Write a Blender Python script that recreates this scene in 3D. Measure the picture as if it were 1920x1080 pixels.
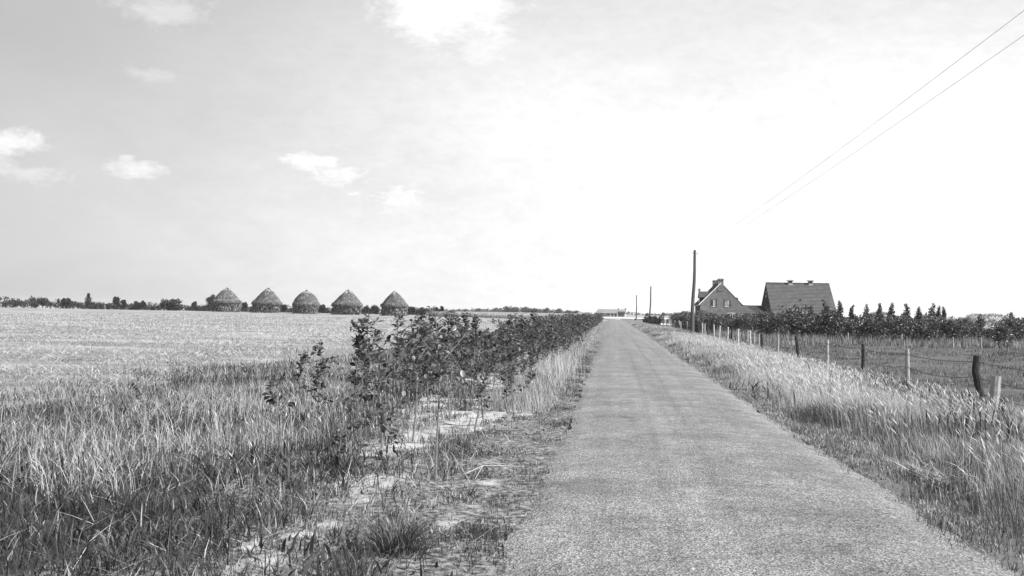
import bpy, bmesh, math, random
import numpy as np
from mathutils import Vector, Matrix

R = math.radians
rng = np.random.default_rng(11)
random.seed(11)
S = bpy.context.scene
COL = S.collection
for o in list(bpy.data.objects):
    bpy.data.objects.remove(o)

# ------------------------------------------------------------------ camera
F = 1900.0 / 1920.0                 # focal length in picture widths
EYE = 1.7
YAW, PITCH, ROLL = R(5.645), R(1.318), R(1.0)
cam = bpy.data.cameras.new("camera")
cam.sensor_width = 36.0
cam.lens = 36.0 * F
cam.clip_start = 0.05
cam.clip_end = 12000
camo = bpy.data.objects.new("camera", cam)
COL.objects.link(camo)
CM = Matrix.Rotation(YAW, 4, 'Z') @ Matrix.Rotation(R(90) + PITCH, 4, 'X') @ Matrix.Rotation(ROLL, 4, 'Z')
CM.translation = (0, 0, EYE)
camo.matrix_world = CM
S.camera = camo

# ------------------------------------------------------------------ light
SUN_AZ, SUN_EL = R(112), R(46)       # azimuth clockwise from the road direction (+Y)
SDIR = Vector((math.sin(SUN_AZ) * math.cos(SUN_EL), math.cos(SUN_AZ) * math.cos(SUN_EL), math.sin(SUN_EL)))
sun = bpy.data.lights.new("sun", 'SUN')
sun.energy = 5.0
sun.angle = R(0.5)
suno = bpy.data.objects.new("sun", sun)
suno.rotation_euler = SDIR.to_track_quat('Z', 'Y').to_euler()
suno.location = (60, -20, 60)
COL.objects.link(suno)
S.view_settings.view_transform = 'Standard'
S.view_settings.look = 'None'
S.view_settings.gamma = 1
S.view_settings.use_curve_mapping = False
S.view_settings.exposure = 0.88
SKY_STRENGTH = 0.0645
CLOUD_W = 9.0


def ray(px, py):
    """direction through a point of the 1920x1080 photograph"""
    d = Vector(((px - 960) / 1900.0, -(py - 540) / 1900.0, -1.0))
    return (CM.to_3x3() @ d).normalized()


def P(px, py, Y):
    d = ray(px, py)
    t = Y / d.y
    return Vector((d.x * t, Y, EYE + d.z * t))


def G(px, py, z=0.0):
    d = ray(px, py)
    t = (z - EYE) / d.z
    return Vector((d.x * t, d.y * t, z))


# ------------------------------------------------------------------ world
def make_world():
    w = bpy.data.worlds.new("World")
    S.world = w
    w.use_nodes = True
    nt = w.node_tree
    nt.nodes.clear()
    N = nt.nodes.new
    L = nt.links.new

    def math_(op, a, b=None, c=None, clamp=False):
        n = N('ShaderNodeMath')
        n.operation = op
        n.use_clamp = clamp
        for i, v in enumerate((a, b, c)):
            if v is None:
                continue
            if isinstance(v, (int, float)):
                n.inputs[i].default_value = v
            else:
                L(v, n.inputs[i])
        return n.outputs[0]

    def smooth(v, lo, hi):
        n = N('ShaderNodeMapRange')
        n.interpolation_type = 'SMOOTHSTEP'
        L(v, n.inputs[0])
        n.inputs[1].default_value = lo
        n.inputs[2].default_value = hi
        return n.outputs[0]

    sky = N('ShaderNodeTexSky')
    sky.sky_type = 'NISHITA'
    sky.sun_disc = False
    sky.sun_elevation = SUN_EL
    sky.sun_rotation = SUN_AZ
    sky.air_density = 1.0
    sky.dust_density = 1.2
    bw = N('ShaderNodeRGBToBW')
    L(sky.outputs[0], bw.inputs[0])
    tc = N('ShaderNodeTexCoord')
    sep = N('ShaderNodeSeparateXYZ')
    L(tc.outputs['Generated'], sep.inputs[0])
    az = math_('ARCTAN2', sep.outputs[0], sep.outputs[1])
    el = math_('ARCSINE', sep.outputs[2])
    comb = N('ShaderNodeCombineXYZ')
    L(sep.outputs[0], comb.inputs[0])
    L(sep.outputs[1], comb.inputs[1])
    L(math_('MULTIPLY', sep.outputs[2], 2.2), comb.inputs[2])

    def noise(scale, detail=6, rough=0.55, dist=0.0):
        n = N('ShaderNodeTexNoise')
        n.inputs['Scale'].default_value = scale
        n.inputs['Detail'].default_value = detail
        n.inputs['Roughness'].default_value = rough
        n.inputs['Distortion'].default_value = dist
        L(comb.outputs[0], n.inputs['Vector'])
        return n.outputs[0]
    n1 = noise(24, 8, 0.62, 0.4)
    n2 = noise(75, 6, 0.65)
    n3 = noise(3.2, 5, 0.5, 0.3)
    fluff = math_('ADD', math_('MULTIPLY', n1, 0.6), math_('MULTIPLY', n2, 0.4))

    def blob(px, py, rx, ry, strength, wob=1.0, soft=0.55):
        d = ray(px, py)
        a0 = math.atan2(d.x, d.y)
        e0 = math.asin(d.z)
        u = math_('DIVIDE', math_('SUBTRACT', az, a0), rx / 1900.0)
        v = math_('DIVIDE', math_('SUBTRACT', el, e0), ry / 1900.0)
        r = math_('SQRT', math_('ADD', math_('MULTIPLY', u, u), math_('MULTIPLY', v, v)))
        r = math_('ADD', r, math_('MULTIPLY', math_('SUBTRACT', fluff, 0.5), -5.0 * wob))
        m = smooth(r, 1.0, 1.0 - soft)
        return math_('MULTIPLY', m, strength)
    # px, py, half width, half height, strength, wobble, softness
    blobs = [(10, 266, 95, 32, .85, .42, .9), (40, 325, 130, 32, .42, .7, 1.0), (270, 318, 95, 30, .72, .4, .95),
             (243, 298, 26, 20, .6, .6, .8),
             (588, 302, 80, 34, .95, .38, .9), (655, 330, 130, 42, .9, .38, .95), (735, 365, 140, 46, .85, .5, 1.0),
             (280, 140, 80, 26, .42, .3, 1.0), (320, 22, 160, 56, .45, .35, 1.0), (490, 390, 120, 30, .30, .9, 1.0),
             (220, 395, 120, 22, .22, 1.0, 1.0), (500, 455, 150, 30, .22, 1.0, 1.0), (780, 395, 170, 50, .7, .7, 1.0),
             (850, 10, 260, 160, 1.0, .18, .9), (900, 90, 190, 150, .8, .18, 1.0), (880, 30, 110, 80, .8, .35, 1.0), (60, 440, 160, 30, .10, 1.0, 1.0), (380, 480, 200, 24, .12, 1, 1.0)]
    tot = None
    for b in blobs:
        m = blob(*b)
        tot = m if tot is None else math_('MAXIMUM', tot, m)
    # bright thin overcast that fills the sunward half of the sky
    wav = math_('ADD', az, math_('MULTIPLY', math_('SUBTRACT', n3, 0.5), 0.32))
    bank = math_('POWER', smooth(wav, -0.72, 0.06), 1.15)
    bank = math_('MULTIPLY', bank, math_('SUBTRACT', 1.0, smooth(az, 2.0, 3.0)))
    hi = smooth(math_('ADD', el, math_('MULTIPLY', math_('SUBTRACT', n3, 0.5), 0.12)), 0.16, 0.36)
    bank = math_('MULTIPLY', bank, math_('SUBTRACT', 1.0, math_('MULTIPLY', hi, 0.55)))
    tot = math_('MAXIMUM', tot, bank)
    # scattered cloud over the rest of the dome
    rest = math_('MULTIPLY', smooth(n3, 0.55, 0.75), smooth(el, 0.42, 0.6))
    tot = math_('MAXIMUM', tot, math_('MULTIPLY', rest, 0.6))
    veil = math_('MULTIPLY', math_('ADD', math_('MULTIPLY', bw.outputs[0], 0.4), 3.25), math_('ADD', 0.92, math_('MULTIPLY', n3, 0.16)))
    cloud = math_('MULTIPLY', CLOUD_W, math_('ADD', 0.75, math_('MULTIPLY', fluff, 0.5)))
    mixv = math_('ADD', math_('MULTIPLY', veil, math_('SUBTRACT', 1.0, tot)), math_('MULTIPLY', cloud, tot))
    bg = N('ShaderNodeBackground')
    cc = N('ShaderNodeCombineColor')
    for i in range(3):
        L(mixv, cc.inputs[i])
    L(cc.outputs[0], bg.inputs[0])
    bg.inputs[1].default_value = SKY_STRENGTH
    out = N('ShaderNodeOutputWorld')
    L(bg.outputs[0], out.inputs[0])


make_world()


# ------------------------------------------------------------------ materials
def _new(name):
    m = bpy.data.materials.new(name)
    m.use_nodes = True
    nt = m.node_tree
    nt.nodes.clear()
    out = nt.nodes.new('ShaderNodeOutputMaterial')
    return m, nt, out


def grey(v):
    return (v, v, v, 1)


def noise_mat(name, layers, rough=0.9, bump=0.0, bump_scale=20, coords='Object', spec=0.2, stretch=None, attr=None):
    """layers: list of (scale, lo_grey, hi_grey, weight_lo, weight_hi, detail); the first gives the base colour,
    the next ones are laid over it where their noise runs from weight_lo to weight_hi."""
    m, nt, out = _new(name)
    N = nt.nodes.new
    L = nt.links.new
    tc = N('ShaderNodeTexCoord')
    vec = tc.outputs[coords]
    if stretch:
        mp = N('ShaderNodeMapping')
        mp.inputs['Scale'].default_value = stretch
        L(vec, mp.inputs[0])
        vec = mp.outputs[0]
    col = None
    under = None
    for i, (sc, lo, hi, wl, wh, det) in enumerate(layers):
        n = N('ShaderNodeTexNoise')
        n.inputs['Scale'].default_value = sc
        n.inputs['Detail'].default_value = det
        n.inputs['Roughness'].default_value = 0.65
        L(vec, n.inputs['Vector'])
        mr = N('ShaderNodeMapRange')
        mr.inputs[1].default_value = wl
        mr.inputs[2].default_value = wh
        mr.interpolation_type = 'SMOOTHSTEP'
        L(n.outputs[0], mr.inputs[0])
        mx = N('ShaderNodeMix')
        mx.data_type = 'RGBA'
        L(mr.outputs[0], mx.inputs[0])
        if col is None:
            mx.inputs[6].default_value = grey(lo)
        else:
            L(col, mx.inputs[6])
        mx.inputs[7].default_value = grey(hi)
        col = mx.outputs[2]
        if attr and i == len(layers) - 2:      # the last layer is the ground where the attribute is low
            under, col = col, None
    if attr:
        at = N('ShaderNodeAttribute')
        at.attribute_name = attr
        mx = N('ShaderNodeMix')
        mx.data_type = 'RGBA'
        L(at.outputs['Fac'], mx.inputs[0])
        L(col, mx.inputs[6])
        L(under, mx.inputs[7])
        col = mx.outputs[2]
    b = N('ShaderNodeBsdfPrincipled')
    b.inputs['Roughness'].default_value = rough
    b.inputs['Specular IOR Level'].default_value = spec
    L(col, b.inputs['Base Color'])
    if bump:
        n = N('ShaderNodeTexNoise')
        n.inputs['Scale'].default_value = bump_scale
        n.inputs['Detail'].default_value = 6
        n.inputs['Roughness'].default_value = 0.7
        L(vec, n.inputs['Vector'])
        bp = N('ShaderNodeBump')
        bp.inputs['Strength'].default_value = 1.0
        bp.inputs['Distance'].default_value = bump
        L(n.outputs[0], bp.inputs['Height'])
        L(bp.outputs[0], b.inputs['Normal'])
    L(b.outputs[0], out.inputs[0])
    return m


def blade_mat(name, gain=1.0, transl=0.35, rough=0.6, spec=0.2):
    """foliage: base colour is the per-vertex 'tone' (dry or green) of the blade itself"""
    m, nt, out = _new(name)
    N = nt.nodes.new
    L = nt.links.new
    at = N('ShaderNodeAttribute')
    at.attribute_name = 'tone'
    mu = N('ShaderNodeMath')
    mu.operation = 'MULTIPLY'
    mu.inputs[1].default_value = gain
    L(at.outputs['Fac'], mu.inputs[0])
    cc = N('ShaderNodeCombineColor')
    for i in range(3):
        L(mu.outputs[0], cc.inputs[i])
    b = N('ShaderNodeBsdfPrincipled')
    b.inputs['Roughness'].default_value = rough
    b.inputs['Specular IOR Level'].default_value = spec
    L(cc.outputs[0], b.inputs['Base Color'])
    t = N('ShaderNodeBsdfTranslucent')
    L(cc.outputs[0], t.inputs['Color'])
    mx = N('ShaderNodeMixShader')
    mx.inputs[0].default_value = transl
    L(b.outputs[0], mx.inputs[1])
    L(t.outputs[0], mx.inputs[2])
    L(mx.outputs[0], out.inputs[0])
    return m


def leaf_mat(name, lo, hi, rough=0.42, transl=0.25, spec=0.4):
    m, nt, out = _new(name)
    N = nt.nodes.new
    L = nt.links.new
    oi = N('ShaderNodeObjectInfo')
    geo = N('ShaderNodeNewGeometry')
    ad = N('ShaderNodeMath')
    ad.operation = 'ADD'
    L(oi.outputs['Random'], ad.inputs[0])
    L(geo.outputs['Random Per Island'], ad.inputs[1])
    fr = N('ShaderNodeMath')
    fr.operation = 'FRACT'
    L(ad.outputs[0], fr.inputs[0])
    mx0 = N('ShaderNodeMix')
    mx0.data_type = 'RGBA'
    L(fr.outputs[0], mx0.inputs[0])
    mx0.inputs[6].default_value = grey(lo)
    mx0.inputs[7].default_value = grey(hi)
    b = N('ShaderNodeBsdfPrincipled')
    b.inputs['Roughness'].default_value = rough
    b.inputs['Specular IOR Level'].default_value = spec
    L(mx0.outputs[2], b.inputs['Base Color'])
    t = N('ShaderNodeBsdfTranslucent')
    L(mx0.outputs[2], t.inputs['Color'])
    mx = N('ShaderNodeMixShader')
    mx.inputs[0].default_value = transl
    L(b.outputs[0], mx.inputs[1])
    L(t.outputs[0], mx.inputs[2])
    L(mx.outputs[0], out.inputs[0])
    return m


def glass_mat():
    m, nt, out = _new('window_glass')
    t = nt.nodes.new('ShaderNodeBsdfTransparent')
    t.inputs[0].default_value = grey(0.85)
    g = nt.nodes.new('ShaderNodeBsdfGlossy')
    g.inputs['Roughness'].default_value = 0.03
    mx = nt.nodes.new('ShaderNodeMixShader')
    mx.inputs[0].default_value = 0.1
    nt.links.new(t.outputs[0], mx.inputs[1])
    nt.links.new(g.outputs[0], mx.inputs[2])
    nt.links.new(mx.outputs[0], out.inputs[0])
    return m


def road_mat():
    m, nt, out = _new('worn_chip_asphalt')
    N = nt.nodes.new
    L = nt.links.new
    tc = N('ShaderNodeTexCoord')

    def nz(scale, det, stretch=(1, 1, 1), rough=0.6):
        mp = N('ShaderNodeMapping')
        mp.inputs['Scale'].default_value = stretch
        L(tc.outputs['Object'], mp.inputs[0])
        n = N('ShaderNodeTexNoise')
        n.inputs['Scale'].default_value = scale
        n.inputs['Detail'].default_value = det
        n.inputs['Roughness'].default_value = rough
        L(mp.outputs[0], n.inputs['Vector'])
        return n.outputs[0]

    def mr(v, a, b, c, d):
        n = N('ShaderNodeMapRange')
        n.interpolation_type = 'SMOOTHSTEP'
        L(v, n.inputs[0])
        for i, q in enumerate((a, b, c, d)):
            n.inputs[i + 1].default_value = q
        return n.outputs[0]

    def mul(a, b):
        n = N('ShaderNodeMath')
        n.operation = 'MULTIPLY'
        L(a, n.inputs[0])
        L(b, n.inputs[1])
        return n.outputs[0]
    vo = N('ShaderNodeTexVoronoi')
    vo.inputs['Scale'].default_value = 68
    L(tc.outputs['Object'], vo.inputs['Vector'])
    sepc = N('ShaderNodeSeparateColor')
    L(vo.outputs['Color'], sepc.inputs[0])
    chips = mr(sepc.outputs[0], 0.0, 1.0, 0.55, 1.5)
    big = mr(nz(0.9, 5), 0.3, 0.7, 0.80, 1.2)
    mid = mr(nz(7, 5, (1, 1, 1), 0.7), 0.25, 0.75, 0.78, 1.2)
    fine = mr(nz(42, 4, (1, 1, 1), 0.7), 0.3, 0.7, 0.6, 1.4)
    streak = mr(nz(1.0, 4, (0.3, 1.6, 1)), 0.57, 0.72, 1.0, 0.78)
    tar = mr(nz(0.7, 7, (1.2, 0.7, 1), 0.75), 0.57, 0.65, 1.0, 0.70)
    tracks = mr(nz(1.4, 2, (1.5, 0.02, 1)), 0.3, 0.7, 0.9, 1.12)
    v = mul(mul(mul(chips, big), mul(mid, fine)), mul(mul(streak, tar), tracks))
    sc = N('ShaderNodeMath')
    sc.operation = 'MULTIPLY'
    sc.inputs[1].default_value = 0.155
    L(v, sc.inputs[0])
    cc = N('ShaderNodeCombineColor')
    for i in range(3):
        L(sc.outputs[0], cc.inputs[i])
    b = N('ShaderNodeBsdfPrincipled')
    b.inputs['Roughness'].default_value = 0.85
    b.inputs['Specular IOR Level'].default_value = 0.25
    L(cc.outputs[0], b.inputs['Base Color'])
    bp = N('ShaderNodeBump')
    bp.inputs['Distance'].default_value = 0.010
    L(vo.outputs['Distance'], bp.inputs['Height'])
    L(bp.outputs[0], b.inputs['Normal'])
    L(b.outputs[0], out.inputs[0])
    return m


def brick_mat(name, a, b_, mortar, scale=1.0):
    m, nt, out = _new(name)
    N = nt.nodes.new
    L = nt.links.new
    tc = N('ShaderNodeTexCoord')
    mp = N('ShaderNodeMapping')
    mp.inputs['Rotation'].default_value = (R(90), 0, 0)
    L(tc.outputs['Object'], mp.inputs[0])
    br = N('ShaderNodeTexBrick')
    br.inputs['Color1'].default_value = grey(a)
    br.inputs['Color2'].default_value = grey(b_)
    br.inputs['Mortar'].default_value = grey(mortar)
    br.inputs['Scale'].default_value = 4.5 * scale
    br.inputs['Mortar Size'].default_value = 0.012
    L(mp.outputs[0], br.inputs['Vector'])
    n = N('ShaderNodeTexNoise')
    n.inputs['Scale'].default_value = 1.6
    n.inputs['Detail'].default_value = 6
    L(tc.outputs['Object'], n.inputs['Vector'])
    mr = N('ShaderNodeMapRange')
    mr.inputs[1].default_value = 0.25
    mr.inputs[2].default_value = 0.75
    mr.inputs[3].default_value = 0.75
    mr.inputs[4].default_value = 1.25
    L(n.outputs[0], mr.inputs[0])
    mx = N('ShaderNodeMix')
    mx.data_type = 'RGBA'
    mx.blend_type = 'MULTIPLY'
    mx.inputs[0].default_value = 1
    L(br.outputs[0], mx.inputs[6])
    L(mr.outputs[0], mx.inputs[7])
    b = N('ShaderNodeBsdfPrincipled')
    b.inputs['Roughness'].default_value = 0.9
    b.inputs['Specular IOR Level'].default_value = 0.15
    L(mx.outputs[2], b.inputs['Base Color'])
    L(b.outputs[0], out.inputs[0])
    return m


M = {}
M['road'] = road_mat()
M['earth'] = noise_mat('far_farmland', [(0.006, .16, .30, .4, .6, 3), (0.05, 0, .10, .5, .75, 5)], bump=0.1, bump_scale=0.8)
M['stubble'] = noise_mat('stubble_soil_and_straw', [(0.6, .17, .27, .3, .7, 6), (5, 0, .08, .46, .68, 7), (0.12, 0, .34, .45, .7, 4)],
                         bump=0.12, bump_scale=5, stretch=(0.6, 1.8, 1))
M['margin'] = noise_mat('turf_soil', [(1.5, .035, .07, .3, .7, 6), (14, 0, .1, .5, .75, 6)], bump=0.05, bump_scale=14)
M['sand'] = noise_mat('pale_sand_and_litter', [(2.6, .32, .44, .3, .7, 6), (22, 0, .15, .52, .72, 5), (14, .035, .26, .36, .66, 9)],
                      bump=0.05, bump_scale=9, attr='sandy')
M['verge_soil'] = noise_mat('verge_soil', [(2.0, .09, .17, .3, .7, 6), (20, 0, .2, .55, .75, 6)], bump=0.04, bump_scale=16)
M['pasture'] = noise_mat('pasture_turf', [(0.5, .06, .1, .3, .7, 6), (4, 0, .17, .55, .75, 7), (0.9, 0, .035, .56, .70, 5)],
                         bump=0.12, bump_scale=3)
M['pale_track'] = noise_mat('pale_track', [(0.8, .5, .62, .3, .7, 5)], bump=0.03, bump_scale=6)
M['grass'] = blade_mat('grass_blades')
M['crop'] = blade_mat('crop_blades')
M['straw'] = blade_mat('straw_stems', transl=0.2)
M['leaf'] = leaf_mat('sapling_leaf', .02, .17, rough=.42, spec=.4, transl=.3)
M['bush_leaf'] = leaf_mat('bush_leaf', .025, .14, rough=.42)
M['poplar_leaf'] = leaf_mat('poplar_leaf', .035, .12, rough=.5)
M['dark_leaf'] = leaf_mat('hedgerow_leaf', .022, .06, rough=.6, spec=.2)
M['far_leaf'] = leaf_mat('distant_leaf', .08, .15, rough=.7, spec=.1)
M['bark'] = noise_mat('young_bark', [(30, .12, .2, .3, .7, 4)])
M['dark_bark'] = noise_mat('old_bark', [(12, .04, .09, .3, .7, 4)])
M['pole'] = noise_mat('tarred_pole_wood', [(3, .07, .12, .3, .7, 5), (9, 0, .17, .55, .7, 5)], stretch=(6, 6, 0.5), bump=0.01, bump_scale=20)
M['post_dark'] = noise_mat('dark_post_wood', [(8, .025, .06, .3, .7, 5), (20, 0, .10, .58, .72, 5)], stretch=(4, 4, 0.6), bump=0.01, bump_scale=20)
M['post_light'] = noise_mat('pale_post_wood', [(8, .25, .38, .3, .7, 5), (20, 0, .12, .58, .72, 5)], stretch=(4, 4, 0.6), bump=0.01, bump_scale=20)
M['post_white'] = noise_mat('whitened_post_wood', [(6, .34, .5, .3, .7, 4)], bump=0.005)
M['wire'] = noise_mat('rusty_wire', [(5, .05, .09, .3, .7, 2)], rough=.6)
M['line'] = noise_mat('copper_line', [(5, .28, .34, .3, .7, 2)], rough=.6)
M['ceramic'] = noise_mat('white_ceramic', [(5, .6, .7, .3, .7, 2)], rough=.3, spec=.5)
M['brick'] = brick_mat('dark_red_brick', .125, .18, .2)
M['brick_dark'] = brick_mat('dark_and_shaded_brick', .035, .055, .06)  # left-facing walls carry their shade in this colour; dark brick elsewhere
M['brick_far'] = brick_mat('red_brick_farm', .08, .13, .15)
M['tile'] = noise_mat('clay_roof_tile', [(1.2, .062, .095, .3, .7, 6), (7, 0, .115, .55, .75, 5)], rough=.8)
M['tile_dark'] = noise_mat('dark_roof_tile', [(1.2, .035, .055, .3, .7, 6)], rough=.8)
M['tile_far'] = noise_mat('weathered_far_tile', [(0.6, .17, .23, .3, .7, 6)], rough=.85)
M['white'] = noise_mat('white_paint', [(4, .72, .8, .3, .7, 3)], rough=.6)
M['trim'] = noise_mat('dark_trim', [(4, .04, .06, .3, .7, 3)], rough=.6)
M['concrete'] = noise_mat('grey_cement', [(3, .3, .4, .3, .7, 5)])
M['pale_wall'] = noise_mat('pale_and_sunlit_wall', [(0.8, .62, .75, .3, .7, 5)])  # far gable's sunlit brightness put into the colour; plain pale wall elsewhere
M['curtain'] = noise_mat('white_curtain', [(6, .65, .8, .3, .7, 3)], stretch=(6, 1, 0.4))
M['glass'] = glass_mat()
M['hay'] = noise_mat('old_hay', [(1.1, .32, .46, .3, .7, 6), (6, 0, .18, .5, .72, 6)], stretch=(1, 1, 1.6), bump=0.15, bump_scale=4)
M['sheaf'] = blade_mat('weathered_sheaves', transl=0.0, rough=.9, spec=.1)


# ------------------------------------------------------------------ object helpers
def link(o, parent=None):
    COL.objects.link(o)
    if parent is not None:
        o.parent = parent
    return o


def tag(o, label=None, cat=None, group=None, kind=None):
    for k, v in (('label', label), ('category', cat), ('group', group), ('kind', kind)):
        if v:
            o[k] = v
    return o


def thing(name, label, cat, loc=(0, 0, 0), rz=0, group=None):
    o = bpy.data.objects.new(name, None)
    o.empty_display_size = 0.2
    o.location = loc
    o.rotation_euler = (0, 0, rz)
    link(o)
    return tag(o, label, cat, group)


def mesh_obj(name, me, mat, parent=None, mats=None):
    o = bpy.data.objects.new(name, me)
    if mat is not None and len(me.materials) == 0:
        me.materials.append(mat)
    return link(o, parent)


def bm_mesh(name, bm, mat=None, smooth=False):
    bmesh.ops.recalc_face_normals(bm, faces=bm.faces[:])
    me = bpy.data.meshes.new(name)
    bm.to_mesh(me)
    bm.free()
    if smooth:
        me.polygons.foreach_set('use_smooth', [True] * len(me.polygons))
    if mat is not None:
        me.materials.append(mat)
    return me


def bm_obj(name, bm, mat, parent=None, smooth=False):
    return mesh_obj(name, bm_mesh(name, bm, mat, smooth), mat, parent)


def big_mesh(name, V, T, mat, tone=None, smooth=False):
    V = np.asarray(V, np.float32)
    T = np.asarray(T, np.int32)
    me = bpy.data.meshes.new(name)
    me.vertices.add(len(V))
    me.vertices.foreach_set('co', V.ravel())
    me.loops.add(T.size)
    me.loops.foreach_set('vertex_index', T.ravel())
    me.polygons.add(len(T))
    me.polygons.foreach_set('loop_start', np.arange(0, T.size, T.shape[1], dtype=np.int32))
    if smooth:
        me.polygons.foreach_set('use_smooth', np.ones(len(T), bool))
    me.update(calc_edges=True)
    if tone is not None:
        a = me.attributes.new('tone', 'FLOAT', 'POINT')
        a.data.foreach_set('value', np.asarray(tone, np.float32))
    me.materials.append(mat)
    return me


def box(bm, x0, x1, y0, y1, z0, z1):
    v = [bm.verts.new(p) for p in ((x0, y0, z0), (x1, y0, z0), (x1, y1, z0), (x0, y1, z0),
                                   (x0, y0, z1), (x1, y0, z1), (x1, y1, z1), (x0, y1, z1))]
    for f in ((0, 3, 2, 1), (4, 5, 6, 7), (0, 1, 5, 4), (1, 2, 6, 5), (2, 3, 7, 6), (3, 0, 4, 7)):
        bm.faces.new([v[i] for i in f])
    return v


def tube(bm, pts, rads, n=6, cap=True):
    pts = [Vector(p) for p in pts]
    if not hasattr(rads, '__len__'):
        rads = [rads] * len(pts)
    rings = []
    for i, p in enumerate(pts):
        t = (pts[min(i + 1, len(pts) - 1)] - pts[max(i - 1, 0)]).normalized()
        a = t.orthogonal() if abs(t.z) > .9 else t.cross(Vector((0, 0, 1)))
        if abs(t.z) > .9:
            a = Vector((1, 0, 0)) - t * t.x
        a.normalize()
        b = t.cross(a)
        rings.append([bm.verts.new(p + (a * math.cos(2 * math.pi * k / n) + b * math.sin(2 * math.pi * k / n)) * rads[i])
                      for k in range(n)])
    for r0, r1 in zip(rings, rings[1:]):
        for k in range(n):
            bm.faces.new((r0[k], r0[(k + 1) % n], r1[(k + 1) % n], r1[k]))
    if cap:
        bm.faces.new(rings[0][::-1])
        bm.faces.new(rings[-1])


def grid_sheet(name, x0, x1, y0, y1, z, nx, ny, mat, zfun=None, edge=0.0, parent=None, ys=None):
    xs = np.linspace(x0, x1, nx)
    if ys is None:
        ys = np.linspace(y0, y1, ny)
    ny = len(ys)
    X, Y = np.meshgrid(xs, ys)
    if edge:
        X[:, 0] += rng.normal(0, edge, ny)
        X[:, -1] += rng.normal(0, edge, ny)
    Z = np.full_like(X, z) + (zfun(X, Y) if zfun else 0)
    V = np.stack([X, Y, Z], -1).reshape(-1, 3)
    i = np.arange(ny - 1)[:, None] * nx + np.arange(nx - 1)[None]
    Q = np.stack([i, i + 1, i + nx + 1, i + nx], -1).reshape(-1, 4)
    me = big_mesh(name, V, Q, mat, smooth=True)
    return mesh_obj(name, me, mat, parent)


# ------------------------------------------------------------------ noise in numpy
_tab = np.random.default_rng(5).random((256, 256))


def vnoise(x, y, s, seed=0):
    x = np.asarray(x, float) / s + seed * 17.3
    y = np.asarray(y, float) / s + seed * 9.1
    xi = np.floor(x).astype(int)
    yi = np.floor(y).astype(int)
    fx = x - xi
    fy = y - yi
    fx = fx * fx * (3 - 2 * fx)
    fy = fy * fy * (3 - 2 * fy)
    g = lambda a, b: _tab[a % 256, b % 256]
    return (g(xi, yi) * (1 - fx) + g(xi + 1, yi) * fx) * (1 - fy) + (g(xi, yi + 1) * (1 - fx) + g(xi + 1, yi + 1) * fx) * fy


def fbm(x, y, s, seed=0):
    return (vnoise(x, y, s, seed) * .55 + vnoise(x, y, s * .45, seed + 1) * .3 + vnoise(x, y, s * .2, seed + 2) * .15)


def in_view(x, y, margin=2.5):
    """keeps what the camera, or one a step aside, could see"""
    a = -math.sin(YAW), math.cos(YAW)
    depth = x * a[0] + y * a[1]
    lat = x * a[1] - y * a[0]
    return (np.abs(lat) < depth * (960 / 1900) * 1.03 + margin) & (depth > 4.2)


def scatter(x0, x1, y0, y1, dens, margin=2.5):
    """points with density dens (per m2), a number or a function of y used in slabs"""
    out = []
    y = y0
    while y < y1:
        ye = min(y1, y * 1.15 + 0.5)
        d = dens(0.5 * (y + ye)) if callable(dens) else dens
        n = int((x1 - x0) * (ye - y) * d)
        p = np.stack([rng.uniform(x0, x1, n), rng.uniform(y, ye, n)], -1)
        out.append(p[in_view(p[:, 0], p[:, 1], margin)])
        y = ye
    return np.concatenate(out)


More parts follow.
